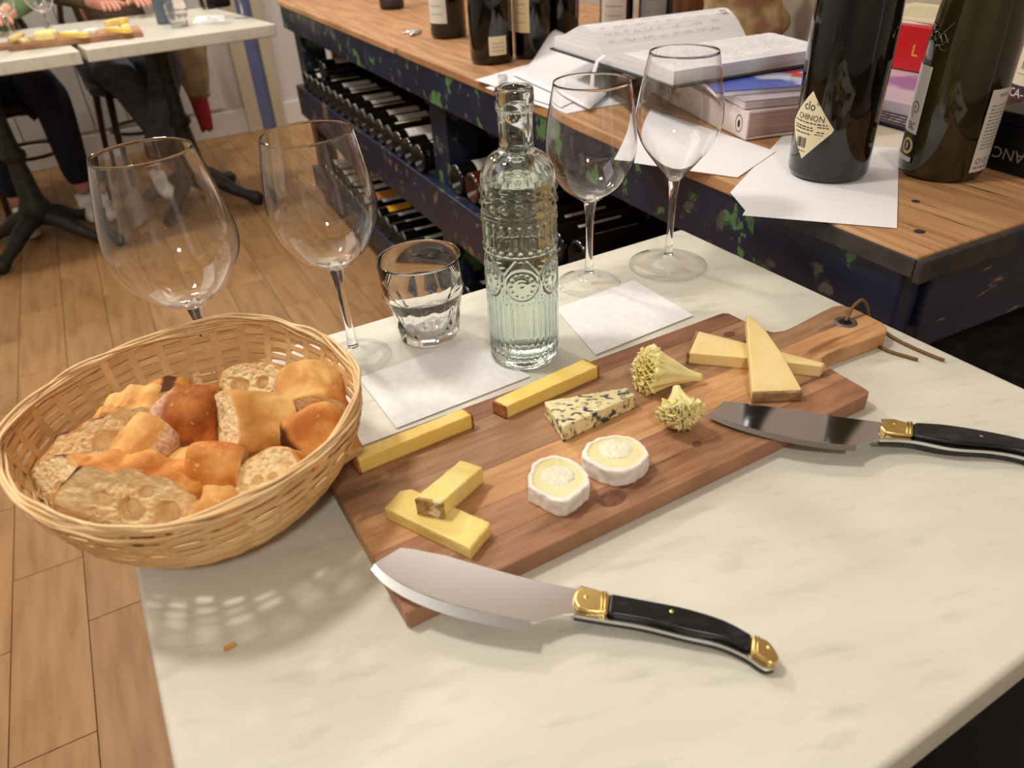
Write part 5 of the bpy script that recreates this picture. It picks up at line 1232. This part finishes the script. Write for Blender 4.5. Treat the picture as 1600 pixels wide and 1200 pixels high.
# ------------------------------------------------------------------ people and chairs
def skinned(name, m, J, E_, parent, sub=2):
    """J: joint name -> (x,y,z,r)"""
    ks = list(J); me = bpy.data.meshes.new(name); me.from_pydata([J[k][:3] for k in ks], [(ks.index(a), ks.index(b)) for a, b in E_], []); me.materials.append(m)
    o = bpy.data.objects.new(name, me); COL.objects.link(o); o.parent = parent
    o.modifiers.new('skin', 'SKIN'); md = o.modifiers.new('sub', 'SUBSURF'); md.levels = md.render_levels = sub
    sv = me.skin_vertices[0].data
    for i, k in enumerate(ks):
        r = J[k][3]; sv[i].radius = r if isinstance(r, tuple) else (r, r)
    sv[0].use_root = True
    for p in me.polygons: p.use_smooth = True
    o.modifiers['skin'].use_smooth_shade = True
    return o
def person(loc, yaw, top, bottoms, label, crossed=False):
    r = empty('person', loc, yaw); tag(r, label, 'person')
    J = dict(pel=(0, 0, .55, (.15, .13)), wai=(0, .01, .74, (.13, .105)), che=(0, .0, .96, (.155, .12)), nec=(0, -.01, 1.12, .055), hdb=(0, -.03, 1.20, .07), hd=(0, -.035, 1.30, (.078, .098)), hdt=(0, -.02, 1.385, .055))
    E_ = [('pel', 'wai'), ('wai', 'che'), ('che', 'nec'), ('nec', 'hdb'), ('hdb', 'hd'), ('hd', 'hdt')]
    for s in (-1, 1):
        n = 'lr'[s > 0]
        J['sh' + n] = (s * .17, .0, 1.05, .058); J['el' + n] = (s * .25, -.08, .85, .045); J['wr' + n] = (s * .10, -.33, .805, .029); J['pa' + n] = (s * .065, -.40, .80, (.032, .017))
        E_ += [('che', 'sh' + n), ('sh' + n, 'el' + n), ('el' + n, 'wr' + n), ('wr' + n, 'pa' + n)]
        if crossed:
            J['hp' + n] = (s * .09, -.04, .53, .085); kn = (s * .09, -.44, .55 if s > 0 else .49); J['kn' + n] = kn + (.064,)
            an = (-.10, -.60, .16) if s > 0 else (.03, -.44, .10)
        else:
            J['hp' + n] = (s * .10, -.04, .53, .085); J['kn' + n] = (s * .13, -.44, .50, .064); an = (s * .12, -.42, .10)
        J['an' + n] = an + (.036,)
        E_ += [('pel', 'hp' + n), ('hp' + n, 'kn' + n), ('kn' + n, 'an' + n)]
    JB = {k: (v[0], v[1], v[2] - (.012 if k[:2] in ('hp', 'kn') else 0), v[3] * .8 if k[:2] in ('hp', 'kn') else v[3]) for k, v in J.items()}; body = skinned('body', skin, JB, E_, r)
    T = {k: v for k, v in J.items() if k in ('pel', 'wai', 'che', 'shl', 'shr', 'ell', 'elr', 'wrl', 'wrr')}; T['nk'] = (0, -.005, 1.09, .07)
    T = {k: (v[0], v[1], v[2], tuple(q * 1.13 for q in v[3]) if isinstance(v[3], tuple) else v[3] * 1.25) for k, v in T.items()}; T['pel'] = (0, 0, .60, (.165, .145))
    skinned('sweater', top, T, [('pel', 'wai'), ('wai', 'che'), ('che', 'nk'), ('che', 'shl'), ('che', 'shr'), ('shl', 'ell'), ('shr', 'elr'), ('ell', 'wrl'), ('elr', 'wrr')], r)
    L_ = {k: (v[0], v[1], v[2] + (.035 if k[:2] == 'an' else 0), tuple(q * 1.1 for q in v[3]) if isinstance(v[3], tuple) else v[3] * (1.22 if k[:2] != 'an' else 1.5)) for k, v in J.items() if k[:2] in ('pe', 'hp', 'kn', 'an')}
    skinned('trousers', bottoms, L_, [('pel', 'hpl'), ('pel', 'hpr'), ('hpl', 'knl'), ('hpr', 'knr'), ('knl', 'anl'), ('knr', 'anr')], r)
    for s in (-1, 1):
        n = 'lr'[s > 0]; a = J['an' + n]
        skinned('shoe', shoe_m, dict(h=(a[0], a[1] + .035, a[2] - .055, (.036, .036)), m=(a[0], a[1] - .06, a[2] - .062, (.044, .034)), t=(a[0] + s * .01, a[1] - .15, a[2] - .068, (.042, .028)), u=(a[0], a[1], a[2] + .0, .042)), [('h', 'm'), ('m', 't'), ('h', 'u')], r)
        p = J['pa' + n]
        hand = {'p': (p[0], p[1], p[2], (.036, .016))}; E2_ = []
        for k, (dx, ln) in enumerate(((-.026, .058), (-.009, .070), (.009, .074), (.026, .066))):
            hand['a%d' % k] = (p[0] + dx * .9, p[1] - .035, p[2], .0105); hand['b%d' % k] = (p[0] + dx, p[1] - .035 - ln * .55, p[2] - .004, .009); hand['c%d' % k] = (p[0] + dx * 1.05, p[1] - .035 - ln, p[2] - .018, .0075)
            E2_ += [('p', 'a%d' % k), ('a%d' % k, 'b%d' % k), ('b%d' % k, 'c%d' % k)]
        hand['t0'] = (p[0] - s * .034, p[1] + .005, p[2], .0115); hand['t1'] = (p[0] - s * .056, p[1] - .022, p[2] - .004, .0095); hand['t2'] = (p[0] - s * .056, p[1] - .048, p[2] - .008, .008)
        E2_ += [('p', 't0'), ('t0', 't1'), ('t1', 't2')]
        skinned('hand', skin, hand, E2_, r, 1)
    skinned('hair', hair_m, dict(a=(0, .02, 1.375, (.085, .09)), b=(0, .06, 1.27, (.08, .06)), c=(0, -.04, 1.41, (.06, .05))), [('a', 'b'), ('a', 'c')], r)
    mb = MB()
    for s in (-1, 1): mb.lathe([(.0001, 0), (.009, .002), (.012, .008)], 12, (s * .032, 0, 0))
    mb.v = [Vector((v.x, -.128 + v.z * .6, 1.305 + v.y)) for v in mb.v]; mb.build('eyes', black_m, r, smooth=True)
    skinned('nose', skin, dict(a=(0, -.125, 1.305, .007), b=(0, -.145, 1.275, .011), c=(0, -.132, 1.262, .008)), [('a', 'b'), ('b', 'c')], r, 1)
    MB().tube([(-.022, -.118, 1.242), (0, -.128, 1.239), (.022, -.118, 1.242)], .0045, 6).build('mouth', mat('lips', (170, 88, 84), rough=.5), r)
    return r
yaw = T2A
pB = t2(W2 / 2 + .03, 1.16, 0); pA = t2(W2 * 1.5 - .10, 1.08, 0)
person(pA, yaw, sweater_green, trousers_navy, 'person in green sweater, navy trousers and white shoes at the far table')
person(pB, yaw, sweater_brown, jeans_grey, 'person in brown sweater with crossed grey jeans legs at the far table', True)
def chair(loc, yaw, label):
    r = empty('cafe_chair', loc, yaw); tag(r, label, 'chair')
    MB().lathe([(.18, .425), (.195, .43), (.2, .44), (.19, .452), (.001, .455)], 32, cap0=True).build('seat', chair_wood, r, smooth=True, angle=.8)
    for sx in (-1, 1):
        MB().tube([(sx * .13, -.13, .44), (sx * .16, -.17, .2), (sx * .18, -.19, .001)], [.018, .015, .012], 10).build('leg', chair_wood, r, smooth=True)
        MB().tube([(sx * .14, .14, .44), (sx * .17, .19, .2), (sx * .19, .22, .001)], [.018, .015, .012], 10).build('leg', chair_wood, r, smooth=True)
    MB().tube([(-.17, .16, .40), (-.18, .21, .7), (-.13, .25, .88), (0, .27, .92), (.13, .25, .88), (.18, .21, .7), (.17, .16, .40)], .014, 10).build('back_frame', chair_wood, r, smooth=True)
    MB().tube([(-.09, .17, .44), (-.10, .22, .7), (0, .25, .80), (.10, .22, .7), (.09, .17, .44)], .010, 8).build('back_hoop', chair_wood, r, smooth=True)
    MB().tube([(.155 * math.cos(a), .155 * math.sin(a) + .01, .22) for a in [2 * PI * i / 24 for i in range(24)]], .008, 8, closed=True).build('stretcher', chair_wood, r, smooth=True)
    return r
back = Vector((-math.sin(yaw), math.cos(yaw), 0))
chair(pA + back * .0, yaw, 'dark bentwood chair under the person in green')
chair(pB + back * .0, yaw, 'dark bentwood chair under the person in brown')
# jackets hanging on the second chair
def drape(c, w_, h_, m, name, lab, cat, seed, sx=Vector((math.cos(yaw), math.sin(yaw), 0))):
    rows = []
    for i in range(22):
        t = i / 21; row = []
        for j in range(40):
            a = 2 * PI * j / 40; q = w_ * (.55 + .45 * math.sin(PI * (.15 + .8 * t))) * (1 + .22 * nz(math.cos(a) * 2, math.sin(a) * 2, t * 4 + seed))
            row.append(c + sx * q * math.cos(a) + back * q * .35 * math.sin(a) + Vector((0, 0, -h_ * t + .02 * nz(j * .2, t * 3, seed))))
        rows.append(row)
    o = MB().grid(rows, True, True, True).build(name, m, smooth=True); tag(o, lab, cat)
drape(pB + Vector((math.cos(yaw), math.sin(yaw), 0)) * .30 + Vector((0, 0, .70)) + back * .02, .085, .40, tan_cloth, 'jacket', 'tan jacket hanging beside the person in brown', 'jacket', 1)
drape(pB + Vector((math.cos(yaw), math.sin(yaw), 0)) * .33 + Vector((0, 0, .52)) + back * .18, .05, .42, red_cloth, 'scarf', 'dark red scarf hanging down behind the tan jacket', 'scarf', 2)

# ------------------------------------------------------------------ dark things near the viewer
M = Matrix.Translation(at(1535, 500, .0)) 
cpos = bn(.02, .42, 0)
cr_ = empty('crate', cpos); tag(cr_, 'dark grey plastic crate on the floor under the bench end', 'crate')
CM = BENCH @ Matrix.Translation((-.20, .30, 0)); pl = mat('dark_grey_plastic', (30, 30, 32), rough=.6)
for a, b in (((0, 0, .001), (.34, .012, .26)), ((0, .338, .001), (.34, .35, .26)), ((0, .0125, .001), (.012, .3375, .26)), ((.328, .0125, .001), (.34, .3375, .26))): MB().box(a, b, CM).build('side', pl, cr_, shift=W, bevel=.003)
MB().box((.0125, .0125, .001), (.3275, .3375, .012), CM).build('bottom', pl, cr_, shift=W)
st = at(1640, 1240, .46); sto = empty('stool', (st.x, st.y, 0)); tag(sto, 'black padded stool below the near table edge', 'stool')
mb = MB().lathe([(.17, .40), (.185, .405), (.19, .43), (.18, .455), (.15, .462), (.001, .463)], 40, cap0=True); mb.v = [v + Vector((st.x, st.y, 0)) for v in mb.v]; mb.build('cushion', mat('black_vinyl', (12, 12, 13), rough=.5), sto, shift=W, smooth=True, angle=.9)
for k in range(4):
    a = k * PI / 2 + .4; d = Vector((math.cos(a), math.sin(a), 0)); b0 = Vector((st.x, st.y, 0)); MB().tube([b0 + d * .13 + Vector((0, 0, .40)), b0 + d * .17 + Vector((0, 0, .001))], .013, 10).build('leg', iron, sto, shift=W, smooth=True)
